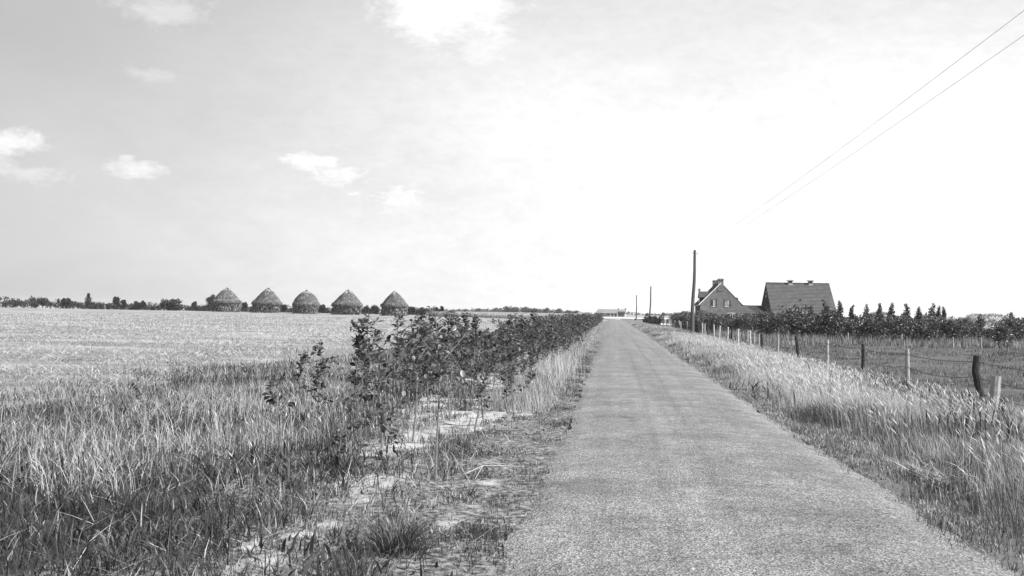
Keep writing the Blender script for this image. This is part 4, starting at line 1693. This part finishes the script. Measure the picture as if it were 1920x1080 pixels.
o = mesh_obj('distant_wood', crown_mesh('distant_wood', cs, rs, 26000, 1.4, M['far_leaf'], seed=15, fill=.6), None)
tag(o, 'hazy low belt of woodland along the flat horizon', 'woodland', kind='stuff')


# ------------------------------------------------------------------ standing crop
def crop():
    poly = [(-50, 282), (-15.5, 224), (-6.5, 330), (-9, 470), (-70, 470)]
    px = np.array([p[0] for p in poly])
    py = np.array([p[1] for p in poly])

    def inside(p):
        c = np.zeros(len(p), bool)
        j = len(poly) - 1
        for i in range(len(poly)):
            cond = ((py[i] > p[:, 1]) != (py[j] > p[:, 1])) & (p[:, 0] < (px[j] - px[i]) * (p[:, 1] - py[i]) / (py[j] - py[i]) + px[i])
            c ^= cond
            j = i
        return c
    n = 90000
    p = np.stack([rng.uniform(-70, -5, n), rng.uniform(222, 470, n)], -1)
    p = p[inside(p)]
    # keep it thick at its front edges
    e = []
    for (a, b) in ((poly[0], poly[1]), (poly[1], poly[2])):
        u = rng.random(12000)
        q = np.array(a) + (np.array(b) - np.array(a)) * u[:, None]
        e.append(q + np.stack([-rng.uniform(0, 2, 12000), rng.uniform(0, 3, 12000)], -1))
    p = np.concatenate([p] + e)
    h = np.interp(p[:, 1], [224, 300, 470], [1.15, 1.35, 1.2]) * rng.uniform(.8, 1.12, len(p))
    b = Blades()
    tone = rng.uniform(.28, .52, len(p))
    tone = np.where(vnoise(p[:, 0], p[:, 1], 4, 7) > .62, tone * .6, tone)
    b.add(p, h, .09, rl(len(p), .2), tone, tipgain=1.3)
    o = b.build('standing_crop', M['crop'])
    tag(o, 'pale block of standing crop beyond the stubble', 'crop', kind='stuff')


crop()

# ------------------------------------------------------------------ saplings
def leaf_mesh(seed):
    rr = random.Random(seed)
    L, W = 1.0, rr.uniform(.60, .74)
    c = rr.uniform(.04, .22)
    f = rr.uniform(.05, .16)
    prof = [(0.0, 0.0), (.16, .30), (.42, .50), (.72, .40), (1.0, 0)]
    V, mids, lefts, rights = [], [], [], []
    for (t, w) in prof:
        z = -c * t * t
        if w == 0:
            mids.append(len(V)); V.append((t, 0, z)); lefts.append(None); rights.append(None)
        else:
            mids.append(len(V)); V.append((t, 0, z))
            lefts.append(len(V)); V.append((t, w * W, z + f * w * 2 + rr.uniform(-.03, .03)))
            rights.append(len(V)); V.append((t, -w * W, z + f * w * 2 + rr.uniform(-.03, .03)))
    Fc = []
    for i in range(len(prof) - 1):
        for side in (lefts, rights):
            a, b = side[i], side[i + 1]
            poly = [mids[i], mids[i + 1]] + ([b] if b is not None else []) + ([a] if a is not None else [])
            if side is rights:
                poly = poly[::-1]
            Fc.append(poly)
    # short leaf stalk
    s = len(V)
    V += [(-.28, .012, -.02), (-.28, -.012, -.02), (0, -.012, 0), (0, .012, 0)]
    Fc.append([s, s + 1, s + 2, s + 3])
    return V, Fc


LEAFV = [leaf_mesh(i) for i in range(6)]
LEAFM = []
for V, Fc in LEAFV:
    me = bpy.data.meshes.new('leaf')
    me.from_pydata(V, [], Fc)
    me.polygons.foreach_set('use_smooth', [True] * len(Fc))
    me.materials.append(M['leaf'])
    LEAFM.append(me)


def sapling_plan(seed, h, nleaf, first=.3, spread=.28, size=.085, slim=False):
    rr = random.Random(seed)
    bx, by = rr.uniform(-.06, .06), rr.uniform(-.06, .06)
    ph = rr.uniform(0, 6)

    def stem(t):
        return Vector((bx * t * h + .025 * math.sin(t * 5 + ph), by * t * h + .02 * math.cos(t * 4 + ph), t * h))
    paths = [([stem(q / 8) for q in range(9)], [.011 * (1 - .75 * q / 8) + .002 for q in range(9)])]
    paths[0][0][0].z = -.06
    nb = 2 if slim else max(3, int(h * 4.5))
    tw = []
    for k in range(nb):
        t = first + (0.92 - first) * (k + rr.random() * .6) / nb
        b = stem(t)
        a = k * 2.4 + rr.uniform(-.4, .4)
        L = spread * h * (1.1 - t * .75) * rr.uniform(.7, 1.25) * (.6 if slim else 1)
        d = Vector((math.cos(a), math.sin(a), rr.uniform(.55, 1.0))).normalized()
        e = b + d * L
        mid = b.lerp(e, .5) + Vector((0, 0, -.04 * L))
        paths.append(([b, mid, e], [.005, .004, .0025]))
        tw.append((b, mid, e))
    leaves = []
    for i in range(nleaf):
        if rr.random() < (.75 if slim else .4) or not tw:
            t = first + (1.0 - first) * rr.random() ** .8
            p = stem(t)
            ax = (stem(min(1, t + .05)) - stem(t - .05)).normalized()
        else:
            b, mid, e = rr.choice(tw)
            u = rr.random() ** .6
            p = b.lerp(mid, u * 2) if u < .5 else mid.lerp(e, u * 2 - 1)
            ax = (e - mid).normalized()
        a = rr.uniform(0, 6.283)
        perp = ax.orthogonal().normalized()
        perp = (Matrix.Rotation(a, 3, ax) @ perp)
        d = (perp + ax * rr.uniform(.1, .9) + Vector((0, 0, rr.uniform(-.45, .45)))).normalized()
        up = Vector((rr.gauss(0, .35), rr.gauss(0, .35), 1))
        s = d.cross(up).normalized() * -1
        nrm = d.cross(s)
        L = size * rr.uniform(.6, 1.12) * .9
        p = p + d * L * .28
        Mx = Matrix((d * L, s * L, nrm * L)).transposed().to_4x4()
        Mx.translation = p
        leaves.append((rr.randrange(6), Mx))
    return paths, leaves


def stem_mesh(paths, n=5):
    bm = bmesh.new()
    for p, r in paths:
        tube(bm, p, r, n)
    return bm_mesh('stem', bm, M['bark'])


def foliage_mesh(leaves, simple=False):
    VV, FF = [], []
    nb = 0
    for k, Mx in leaves:
        if simple:
            V = [(0, 0, 0), (.45, .33, .05), (1, 0, -.08), (.45, -.33, .05)]
            Fc = [(0, 1, 2), (0, 2, 3)]
        else:
            V, Fc = LEAFV[k]
        for v in V:
            VV.append(Mx @ Vector(v))
        for f in Fc:
            FF.append([i + nb for i in f])
        nb += len(V)
    me = bpy.data.meshes.new('foliage')
    me.from_pydata([tuple(v) for v in VV], [], FF)
    me.materials.append(M['leaf'])
    return me


GRP = 'saplings planted along the left roadside'


def near_sapling(pxb, pyb, h, n, seed, label, **kw):
    q = G(pxb, pyb)
    t = thing('sapling', label, 'sapling', (q.x, q.y, 0), 0, GRP)
    paths, leaves = sapling_plan(seed, h, n, **kw)
    mesh_obj('stem', stem_mesh(paths, 6), None, t)
    for k, Mx in leaves:
        o = bpy.data.objects.new('leaf', LEAFM[k])
        link(o, t)
        o.matrix_local = Mx
    return t


near_sapling(822, 905, 1.68, 120, 1, 'tall sapling nearest the camera with a long bare pale stem', first=.48, spread=.36, size=.092)
near_sapling(771, 831, 1.6, 184, 2, 'bushy sapling rising from the bright sand patch', first=.36, spread=.46, size=.098)
near_sapling(842, 791, 1.68, 192, 3, 'bushy sapling with dark stem just behind the tallest bare one', first=.34, spread=.46, size=.098)
near_sapling(907, 802, .72, 60, 4, 'small low sapling with drooping leaves nearest the road', first=.40, spread=.34, size=.085)
near_sapling(893, 812, .62, 24, 5, 'thin whip of a sapling left of the small low one by the road', first=.6, spread=.2, size=.07)
near_sapling(664, 795, 1.52, 170, 6, 'slender dark sapling standing clear at the left of the row', first=.34, spread=.26, size=.115, slim=True)
near_sapling(600, 800, 1.22, 120, 7, 'thin sapling among the tall grass left of the slender dark one', first=.25, spread=.26, size=.115)
near_sapling(522, 835, .86, 46, 8, 'leftmost sapling, a few dark leaves above the dry grass', first=.4, spread=.36, size=.115)
near_sapling(712, 840, 1.22, 136, 9, 'leafy sapling between the slender dark one and the sand patch', first=.2, spread=.42, size=.098)
near_sapling(738, 782, 1.68, 184, 10, 'sapling with large upright leaves at the top left of the mass', first=.26, spread=.42, size=.105)
near_sapling(885, 760, 1.35, 176, 12, 'broad sapling right of the dark stemmed one', first=.25, spread=.46, size=.098)
near_sapling(810, 750, 1.75, 192, 13, 'tall sapling in the middle of the leafy mass', first=.25, spread=.42, size=.098)
near_sapling(768, 765, 1.3, 160, 16, 'leafy sapling behind the bright sand patch, left of the tall middle one', first=.2, spread=.46, size=.1)
near_sapling(925, 738, 1.2, 160, 17, 'dense sapling at the road side of the mass, above the open sand', first=.18, spread=.46, size=.1)
near_sapling(635, 880, .42, 36, 14, 'knee high sapling in grass left of the sand patch', first=.2, spread=.5, size=.075)
near_sapling(252, 770, .5, 30, 15, 'lone small weed like sapling far out in the left grass', first=.3, spread=.4, size=.075)

near_sapling(566, 775, .95, 90, 18, 'short dark sapling half sunk in the tall grass, left of the slender ones', first=.3, spread=.3, size=.11)
near_sapling(690, 770, 1.35, 170, 19, 'leafy sapling filling the gap right of the slender dark one', first=.2, spread=.4, size=.105)
near_sapling(655, 850, .70, 60, 20, 'low bushy sapling in the grass below the slender dark one', first=.2, spread=.5, size=.09)
near_sapling(730, 868, .62, 50, 21, 'low sapling at the left edge of the bright sand patch', first=.25, spread=.45, size=.085)
near_sapling(945, 720, 1.2, 170, 22, 'sapling bordering the pale grass tuft beside the road', first=.2, spread=.42, size=.1)

variants = []
for i in range(7):
    h = [1.45, 1.6, 1.3, 1.5, 1.7, 1.4, 1.55][i]
    paths, leaves = sapling_plan(100 + i, h, 230, first=.14, spread=.42, size=.105, slim=(i == 4))
    variants.append((stem_mesh(paths, 4), foliage_mesh(leaves)))
fars = []
for i in range(6):
    h = [1.4, 1.55, 1.25, 1.5, 1.6, 1.45][i]
    paths, leaves = sapling_plan(200 + i, h, 260, first=.12, spread=.44, size=.15)
    fars.append((stem_mesh(paths[:4], 3), foliage_mesh(leaves, True)))
rr = random.Random(77)
cnt = 0
y = 17.3
while y < 170:
    for xr in (-1.95, -3.1, -4.2):
        if cnt >= 284:
            break
        x = xr + rr.uniform(-.3, .3)
        yy = y + rr.uniform(-.45, .45)
        near = yy < 42
        vs = variants if near else fars
        me = vs[rr.randrange(len(vs))]
        s = rr.uniform(.78, 1.06)
        if xr < -4 and rr.random() < .3:
            s *= .7
        row = {-1.95: 'in the row nearest the road', -3.1: 'in the middle row', -4.2: 'in the row nearest the stubble'}[xr]
        band = 'just behind the nearest ones' if yy < 24 else 'in the dense middle distance' if near else 'far off, where leaves blur' if yy < 85 else 'where the strip tapers to the far farmstead'
        lab = 'leafy sapling ' + row + ', ' + band
        plant('sapling', me, lab, 'sapling', x, yy, s, rr.uniform(0, 6.28), 'saplings ' + row + ' ' + band)
        cnt += 1
    y += 1.15 if y < 42 else 1.75


# ------------------------------------------------------------------ grass
def left_grass():
    b = Blades()
    # dense turf of the margin
    p = scatter(-17, -2.0, 5.0, 46, lambda y: min(1700, 18000 / y ** 1.15))
    x, y = p[:, 0], p[:, 1]
    d = fbm(x, y, 1.6, 1)
    edge = np.clip((-2.3 - x) / .9 + (d - .5) * 2.4, 0, 1)
    out = np.clip((x + 13 + (d - .5) * 7) / 5.0, 0, 1) * np.clip((46 - y) / 24, 0, 1)
    keep = rng.random(len(p)) < edge * (.10 + .9 * out) * (.25 + 1.1 * d) * (1 - sandy(x, y) * .93)
    p = p[keep]
    x, y = p[:, 0], p[:, 1]
    n = len(p)
    d = fbm(x, y, .9, 2)
    e = fbm(x, y, .5, 4)
    grow = np.interp(y, [6, 9.5, 13, 20, 40], [.62, .68, .80, .85, .8])
    h = (.05 + .34 * np.clip(d * 1.8 - .4, .1, 1.2) * rng.uniform(.3, 1.25, n)) * grow * np.interp(out[keep], [0, .6], [.55, 1])
    dm = fbm(x, y, 2.0, 9) * .6 + fbm(x, y, .45, 10) * .4
    dry = rng.random(n) < np.clip((dm - .50) * 8 + .25, .04, .9) * np.interp(y, [6, 10, 14, 30], [.75, .75, .78, 1.0])
    tone = np.where(dry, rng.uniform(.2, .5, n) * clump(p, .1, 141, .5, 1.3), rng.uniform(.02, .08, n) * (0.4 + 1.2 * e) * clump(p))
    b.add(p, h, rng.uniform(.005, .0115, n) * np.interp(y, [6, 15, 40], [1, 1.3, 2.2]), rl(n, h * .75, (-.02, 0)), tone)
    # tall dry stalks with seed heads in drifts
    p = scatter(-14, -2.6, 8.5, 38, lambda y: min(420, 4200 / y))
    x, y = p[:, 0], p[:, 1]
    m = fbm(x, y, 1.5, 12) * .65 + fbm(x, y, .5, 13) * .35
    p = p[(rng.random(len(p)) < np.clip((m - .57) * 7, 0.008, .6) * np.clip((38 - y) / 14, 0, 1)) & (x > -11.5 + m * 3)]
    n = len(p)
    h = rng.uniform(.18, .55, n) * np.interp(p[:, 1], [8.5, 13], [.7, 1.0])
    k = rng.random(n) < .35
    b.heads(p[k], h[k], rl(k.sum(), h[k] * .2, (-.03, .0)), rng.uniform(.34, .58, k.sum()), length=.07, w=.006)
    b.add(p + rng.normal(0, .05, p.shape), h * .85, rng.uniform(.004, .008, n), rl(n, h * .5), rng.uniform(.25, .52, n))
    # a few pale drifts where the photograph shows them
    for px, py, sx, sy, n, hh in ((440, 770, .8, 2.2, 900, .55), (100, 870, .55, .8, 420, .42), (470, 740, .9, 2.0, 600, .5), (215, 830, .4, .7, 160, .45), (30, 790, .8, 1.2, 300, .4)):
        q = G(px, py + 25)
        p = np.stack([rng.normal(q.x, sx, n), rng.normal(q.y, sy, n)], -1)
        n = int(n * .6)
        p = p[:n]
        h = hh * rng.uniform(.3, 1.15, n)
        b.add(p, h, rng.uniform(.004, .008, n), rl(n, h * .35, (-.02, 0)), rng.uniform(.36, .58, n))
    # broad coarse blades low in front
    p = scatter(-8, -1.6, 5.0, 15, 130)
    p = p[rng.random(len(p)) > sandy(p[:, 0], p[:, 1])]
    n = len(p)
    h = rng.uniform(.10, .28, n)
    b.add(p, h, rng.uniform(.007, .012, n), rl(n, h * .6), rng.choice([.05, .08, .12, .2, .36], n))
    # low broad-leaved weeds
    for px, py, sx, sy, nn in ((600, 860, .5, .8, 500), (40, 880, .5, .6, 350), (520, 900, .5, .6, 350), (250, 1000, .5, .5, 300), (360, 780, .6, 1.2, 350), (120, 760, .8, 1.4, 350), (640, 1040, .3, .4, 200), (470, 850, .4, .6, 260)):
        q = G(px, py + 15)
        p = np.stack([rng.normal(q.x, sx, nn), rng.normal(q.y, sy, nn)], -1)
        h = rng.uniform(.05, .2, nn)
        b.add(p, h, rng.uniform(.014, .032, nn), rl(nn, h * .8), rng.choice([.03, .045, .07, .12], nn), z=rng.uniform(0, .10, nn))
    # fallen straws lying across
    p = scatter(-8, -.9, 5.5, 18, 9)
    n = len(p)
    an = rng.uniform(0, 6.28, n)
    L = rng.uniform(.15, .55, n)
    b.add(p, L, .006, np.stack([np.cos(an), np.sin(an)], -1) * (L * .94)[:, None], rng.uniform(.4, .6, n), z=.06, bend=.5)
    o = b.build('margin_grass', M['grass'])
    tag(o, 'rough mixed green and dry grass filling the left foreground', 'grass', kind='stuff')


left_grass()


def tussock(b, x, y, r, n, h, lo=.05, hi=.12):
    a = rng.uniform(0, 6.283, n)
    q = rng.random(n) ** .7
    p = np.stack([x + np.cos(a) * r * .5 * q, y + np.sin(a) * r * .5 * q], -1) + rng.normal(0, .05, (n, 2))
    hh = h * rng.uniform(.6, 1.2, n)
    lean = np.stack([np.cos(a), np.sin(a)], -1) * (hh * (.25 + .65 * q))[:, None] + rng.normal(0, .03, (n, 2))
    b.add(p, hh, rng.uniform(.004, .007, n), lean, np.where(rng.random(n) < .12, .32, rng.uniform(lo, hi, n) * .75), bend=.3)


def strip_grass():
    b = Blades()
    p = scatter(-2.9, RX0 + .10, 5.0, 60, lambda y: min(2300, 26000 / y ** 1.1))
    x, y = p[:, 0], p[:, 1]
    sd = sandy(x, y)
    d = fbm(x, y, .55, 21)
    keep = rng.random(len(p)) < np.clip((1 - sd * 1.02) * (.10 + 1.5 * np.clip(d - .25, 0, 1)), .09, 1)
    p = p[keep]
    x, y = p[:, 0], p[:, 1]
    n = len(p)
    e = fbm(x, y, .5, 24)
    d2 = fbm(x, y, .9, 28)
    low = np.clip((-.95 - x + (d2 - .5)) / .8, .16, 1)
    h = ((.05 + .26 * e * rng.uniform(.3, 1.25, n)) * np.interp(x, [-2.8, -2.2], [.8, .5]) * low) * (1 - .6 * sandy(x, y)) + .02
    dm = fbm(x, y, 1.1, 26) * .6 + fbm(x, y, .3, 27) * .4
    dry = rng.random(n) < np.clip((dm - .42) * 3 + .2, .12, .8)
    tone = np.where(dry, rng.uniform(.2, .44, n), rng.uniform(.03, .11, n)) * clump(p, .11, 143, .35, 1.4)
    b.add(p, h, rng.uniform(.005, .010, n) * np.interp(y, [6, 20, 60], [1, 1.6, 3]), rl(n, h * .6), tone)
    # short moss and trodden grass on the gravelly shoulder
    p = scatter(-1.9, RX0 + .06, 5.0, 45, lambda y: min(2600, 26000 / y))
    m = fbm(p[:, 0], p[:, 1], .4, 34)
    sd = sandy(p[:, 0], p[:, 1])
    p = p[rng.random(len(p)) < np.clip((m - .28) * 3.0, .12, 1) * (1 - sd * .9)]
    n = len(p)
    h = rng.uniform(.015, .065, n)
    b.add(p, h, rng.uniform(.006, .011, n) * np.interp(p[:, 1], [6, 45], [1, 2.4]), rl(n, h * .8), rng.choice([.03, .05, .09, .16, .3], n) * clump(p, .09, 149), z=.015)
    # dark scrubby edge along the asphalt
    p = scatter(RX0 - .35, RX0 + .20, 5.0, 60, lambda y: min(1500, 12000 / y))
    m = fbm(p[:, 0], p[:, 1], .5, 31)
    p = p[rng.random(len(p)) < np.clip((m - .42) * 6, .03, 1)]
    n = len(p)
    b.add(p, rng.uniform(.02, .08, n), .006, rl(n, .025), rng.uniform(.045, .12, n), z=.02)
    for (px, py, r, nn, h) in ((745, 1035, .36, 620, .32), (640, 838, .42, 300, .24), (700, 800, .4, 260, .26), (900, 1000, .4, 300, .10), (860, 840, .35, 160, .16),
                               (590, 880, .5, 300, .24), (930, 960, .35, 260, .09), (670, 1085, .4, 260, .22), (760, 765, .4, 200, .24), (820, 775, .4, 200, .18)):
        q = G(px, py)
        tussock(b, q.x, q.y, r, nn, h)
    # tall pale grass between saplings and road further on
    p = scatter(-2.1, -.82, 17, 170, lambda y: min(620, 15000 / y))
    m = fbm(p[:, 0], p[:, 1], 1.5, 41)
    p = p[rng.random(len(p)) < np.clip((m - .30) * 4, .2, 1)]
    n = len(p)
    h = rng.uniform(.12, .5, n) * np.clip((-.85 - p[:, 0]) / .6, .12, 1)
    b.add(p, h, np.interp(p[:, 1], [17, 60, 170], [.008, .018, .05]), rl(n, h * .25, (-.02, 0)), rng.choice([.1, .2, .34, .44, .52], n))
    q0 = G(1030, 712)
    p = np.stack([rng.normal(q0.x, .28, 500), rng.normal(q0.y + 1.0, 1.6, 500)], -1)
    h = rng.uniform(.4, .85, 500)
    b.add(p, h, .009, rl(500, h * .16, (-.04, 0)), rng.uniform(.4, .6, 500))
    o = b.build('strip_grass', M['grass'])
    tag(o, 'tufts of grass scattered over the sandy strip beside the road', 'grass', kind='stuff')


strip_grass()


def right_grass():
    b = Blades()
    p = scatter(RX1 + .05, 7.5, 6, 175, lambda y: min(1700, 24000 / y ** 1.12))
    x, y = p[:, 0], p[:, 1]
    d = fbm(x, y, 1.4, 51)
    u = np.clip((x - RX1 - .12 + (d - .5) * .8) / .85, 0, 1)          # low near the asphalt, tall behind
    keep = rng.random(len(p)) < (.30 + .7 * u) * (.35 + .9 * d) * np.clip((x - RX1) / .35, .15, 1)
    p, u, d = p[keep], u[keep], d[keep]
    x, y = p[:, 0], p[:, 1]
    n = len(p)
    h = (.04 + u * (.12 + .44 * d) * rng.uniform(.4, 1.15, n)) * np.interp(x, [4.6, 5.8, 7.2], [1, .7, .45]) * np.interp(y, [6, 12, 20, 90], [.72, .85, 1, .9])
    big = fbm(x, y, 2.6, 55)
    dry = rng.random(n) < np.clip(.50 + (big - .48) * 2.6 + .22 * u, .08, .95)
    tone = np.where(dry, rng.uniform(.26, .54, n), rng.uniform(.05, .14, n)) * clump(p, .12, 145, .6, 1.25)
    b.add(p, h, rng.uniform(.0035, .007, n) * np.interp(y, [8, 25, 60, 175], [1, 1.5, 3.2, 9]), rl(n, h * .42, (-.08, .01)) * np.clip(h / .5, .3, 1)[:, None], tone)
    # seed heads
    p = scatter(3.3, 6.3, 8, 70, lambda y: min(200, 2400 / y))
    m = fbm(p[:, 0], p[:, 1], 2.0, 57)
    p = p[rng.random(len(p)) < np.clip((m - .36) * 4, .05, 1)]
    n = len(p)
    h = rng.uniform(.34, .68, n) * np.interp(p[:, 0], [4.6, 6.3], [1, .65])
    k = np.interp(p[:, 1], [8, 25, 70], [1, 1.3, 2.2])
    b.heads(p, h, rl(n, h * .2, (-.10, .0)), rng.uniform(.42, .66, n), length=.09, w=.007)
    p = scatter(RX1, RX1 + 1.3, 6, 50, lambda y: min(2200, 20000 / y))
    m = fbm(p[:, 0], p[:, 1], .4, 64)
    p = p[rng.random(len(p)) < np.clip((m - .26) * 3.0, .1, 1)]
    n = len(p)
    h = rng.uniform(.02, .09, n)
    b.add(p, h, rng.uniform(.006, .011, n) * np.interp(p[:, 1], [6, 50], [1, 2.4]), rl(n, h * .8), rng.choice([.07, .12, .2, .3, .4, .46], n) * clump(p, .09, 151, .5, 1.3), z=.015)
    # mossy edge
    p = scatter(RX1 - .20, RX1 + .5, 6, 70, lambda y: min(1400, 11000 / y))
    m = fbm(p[:, 0], p[:, 1], .5, 61)
    p = p[rng.random(len(p)) < np.clip((m - .40) * 6, .04, 1)]
    n = len(p)
    b.add(p, rng.uniform(.02, .10, n), .007, rl(n, .03), rng.choice([.05, .1, .2, .32], n), z=.02)
    # dark broad-leaved weeds near the fence and a few along the verge
    for px, py, sx, sy, nn in ((1745, 745, .5, 1.2, 500), (1690, 720, .4, 1.2, 300), (1790, 760, .4, .8, 300), (1480, 720, .5, 1.5, 300), (1340, 660, .6, 3, 300), (1820, 800, .4, .8, 260), (1600, 700, .4, 1.4, 260)):
        q = G(px, py + 20)
        p = np.stack([rng.normal(q.x, sx, nn), rng.normal(q.y, sy, nn)], -1)
        h = rng.uniform(.15, .45, nn)
        b.add(p, h, rng.uniform(.018, .04, nn), rl(nn, h * .6), rng.choice([.04, .06, .09, .2], nn), z=rng.uniform(0, .12, nn))
    # bleached heap of cut straw at the edge of the grass
    q = G(1765, 905)
    p = np.stack([rng.normal(q.x, .16, 260), rng.normal(q.y, .35, 260)], -1)
    an = rng.uniform(0, 6.28, 260)
    L = rng.uniform(.12, .4, 260)
    b.add(p, L, .009, np.stack([np.cos(an), np.sin(an)], -1) * (L * .93)[:, None], rng.uniform(.45, .65, 260), z=rng.uniform(.03, .14, 260), bend=.5)
    o = b.build('verge_grass', M['grass'])
    tag(o, 'tall pale dry grass on the right verge between road and fence', 'grass', kind='stuff')


right_grass()


def pasture_grass():
    b = Blades()
    p = scatter(7.2, 70, 14, 100, lambda y: min(420, 11000 / y ** 1.35))
    x, y = p[:, 0], p[:, 1]
    d = fbm(x, y, 2.2, 71)
    p = p[rng.random(len(p)) < .25 + d]
    x, y = p[:, 0], p[:, 1]
    n = len(p)
    d = fbm(x, y, 2.2, 71)
    h = (.03 + .22 * np.clip(d * 2 - .5, .1, 1.2) * rng.uniform(.3, 1.2, n))
    tone = rng.uniform(.04, .15, n) * (.3 + 1.5 * fbm(x, y, 1.1, 73)) * clump(p, .35, 153)
    tone = np.where(rng.random(n) < .10, rng.uniform(.25, .4, n), tone)
    b.add(p, h, np.interp(y, [14, 40, 100], [.010, .024, .06]), rl(n, h * .5), tone, simple=True)
    # rank growth under the bushes
    p = np.stack([rng.uniform(8, 42, 46000), rng.uniform(62, 94, 46000)], -1)
    p = p[in_view(p[:, 0], p[:, 1])]
    m = fbm(p[:, 0], p[:, 1], 3, 75)
    p = p[rng.random(len(p)) < np.clip((m - .42) * 4, .03, 1)]
    n = len(p)
    b.add(p, rng.uniform(.15, .65, n), .05, rl(n, .1), rng.choice([.1, .16, .24, .36], n), simple=True)
    o = b.build('pasture_grass', M['grass'])
    tag(o, 'short grazed grass of the pasture behind the fence', 'grass', kind='stuff')


pasture_grass()


def stubble():
    b = Blades()
    p = scatter(-95, -7.0, 12, 190, lambda y: min(260, 14000 / y ** 1.45), margin=4)
    x, y = p[:, 0], p[:, 1]
    d = fbm(x * .5, y * 1.6, 3.0, 81)
    ed = np.clip((-8.0 - x + (d - .5) * 5) / 4, 0, 1)
    c = fbm(x * .7, y, .8, 85)
    keep = rng.random(len(p)) < ed * np.clip((d * .5 + c * .5 - .36) * 5, .08, 1)
    p = p[keep]
    x, y = p[:, 0], p[:, 1]
    n = len(p)
    d = fbm(x * .5, y * 1.6, 3.0, 81)
    tone = np.where(rng.random(n) < .62, rng.uniform(.22, .46, n), rng.uniform(.05, .17, n))
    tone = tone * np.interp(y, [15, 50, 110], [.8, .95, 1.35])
    h = rng.uniform(.05, .17, n) * np.interp(y, [12, 30, 190], [1.15, 1, 1.2])
    tone = tone * clump(p * np.array([.35, .9]), .3, 147, .45, 1.25)
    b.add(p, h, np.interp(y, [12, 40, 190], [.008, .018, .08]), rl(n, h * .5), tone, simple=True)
    # loose straw lying on the stubble
    p = scatter(-60, -8.0, 14, 85, lambda y: min(30, 1200 / y ** 1.1), margin=4)
    d = fbm(p[:, 0] * .4, p[:, 1] * 1.6, 2.4, 83)
    p = p[rng.random(len(p)) < np.clip((d - .38) * 5, .05, 1) * np.clip((-8.5 - p[:, 0]) / 3, 0, 1)]
    n = len(p)
    an = rng.uniform(0, 6.28, n)
    L = rng.uniform(.1, .4, n)
    b.add(p, L, np.interp(p[:, 1], [14, 85], [.009, .04]), np.stack([np.cos(an), np.sin(an)], -1) * (L * .93)[:, None], rng.uniform(.3, .5, n), z=.08, bend=.5)
    o = b.build('stubble', M['straw'])
    tag(o, 'cut straw stubble covering the wide field on the left', 'stubble', kind='stuff')


stubble()


# ------------------------------------------------------------------ haze
def haze():
    m, nt, out = _new('thin_summer_haze')
    v = nt.nodes.new('ShaderNodeVolumePrincipled')
    v.inputs['Color'].default_value = grey(.95)
    v.inputs['Density'].default_value = 0.00011
    nt.links.new(v.outputs[0], out.inputs['Volume'])
    bm = bmesh.new()
    box(bm, -2300, 2300, -250, 2500, -1.2, 14)
    tag(bm_obj('haze', bm, m), kind='stuff')


haze()


# ------------------------------------------------------------------ small things on the ground
def small_things():
    q = G(1762, 908)
    rr_ = random.Random(4)
    bm = bmesh.new()
    for k in range(55):
        r = rr_.uniform(.012, .042)
        c = Vector((q.x + rr_.gauss(0, .10) - .05, q.y + rr_.gauss(0, .26), rr_.uniform(.0, .11)))
        v = bmesh.ops.create_icosphere(bm, subdivisions=1, radius=r)['verts']
        for w in v:
            w.co = c + Vector((w.co.x * rr_.uniform(.7, 1.4), w.co.y * rr_.uniform(.7, 1.4), w.co.z * rr_.uniform(.5, 1)))
    o = bm_obj('sand_clods', bm, M['concrete'])
    tag(o, 'small pale heap of dry clods at the edge of the right verge grass', 'heap', kind='stuff')
    a, b, c, d = G(872, 894), G(905, 886), G(985, 883), G(890, 903)
    t = thing('fallen_stalk', 'pale dry stalk lying on the ground left of the road', 'stalk', (b.x, b.y, 0))
    bm = bmesh.new()
    L0 = lambda p, z: (p.x - b.x, p.y - b.y, z)
    tube(bm, [L0(a, .03), L0(b, .07), L0(b.lerp(c, .5), .06), L0(c, .045)], [.006, .008, .007, .003], 5)
    bm_obj('stem', bm, M['post_light'], t)
    bm = bmesh.new()
    tube(bm, [L0(b, .07), L0(d, .02)], [.006, .003], 5)
    bm_obj('twig', bm, M['post_light'], t)


small_things()
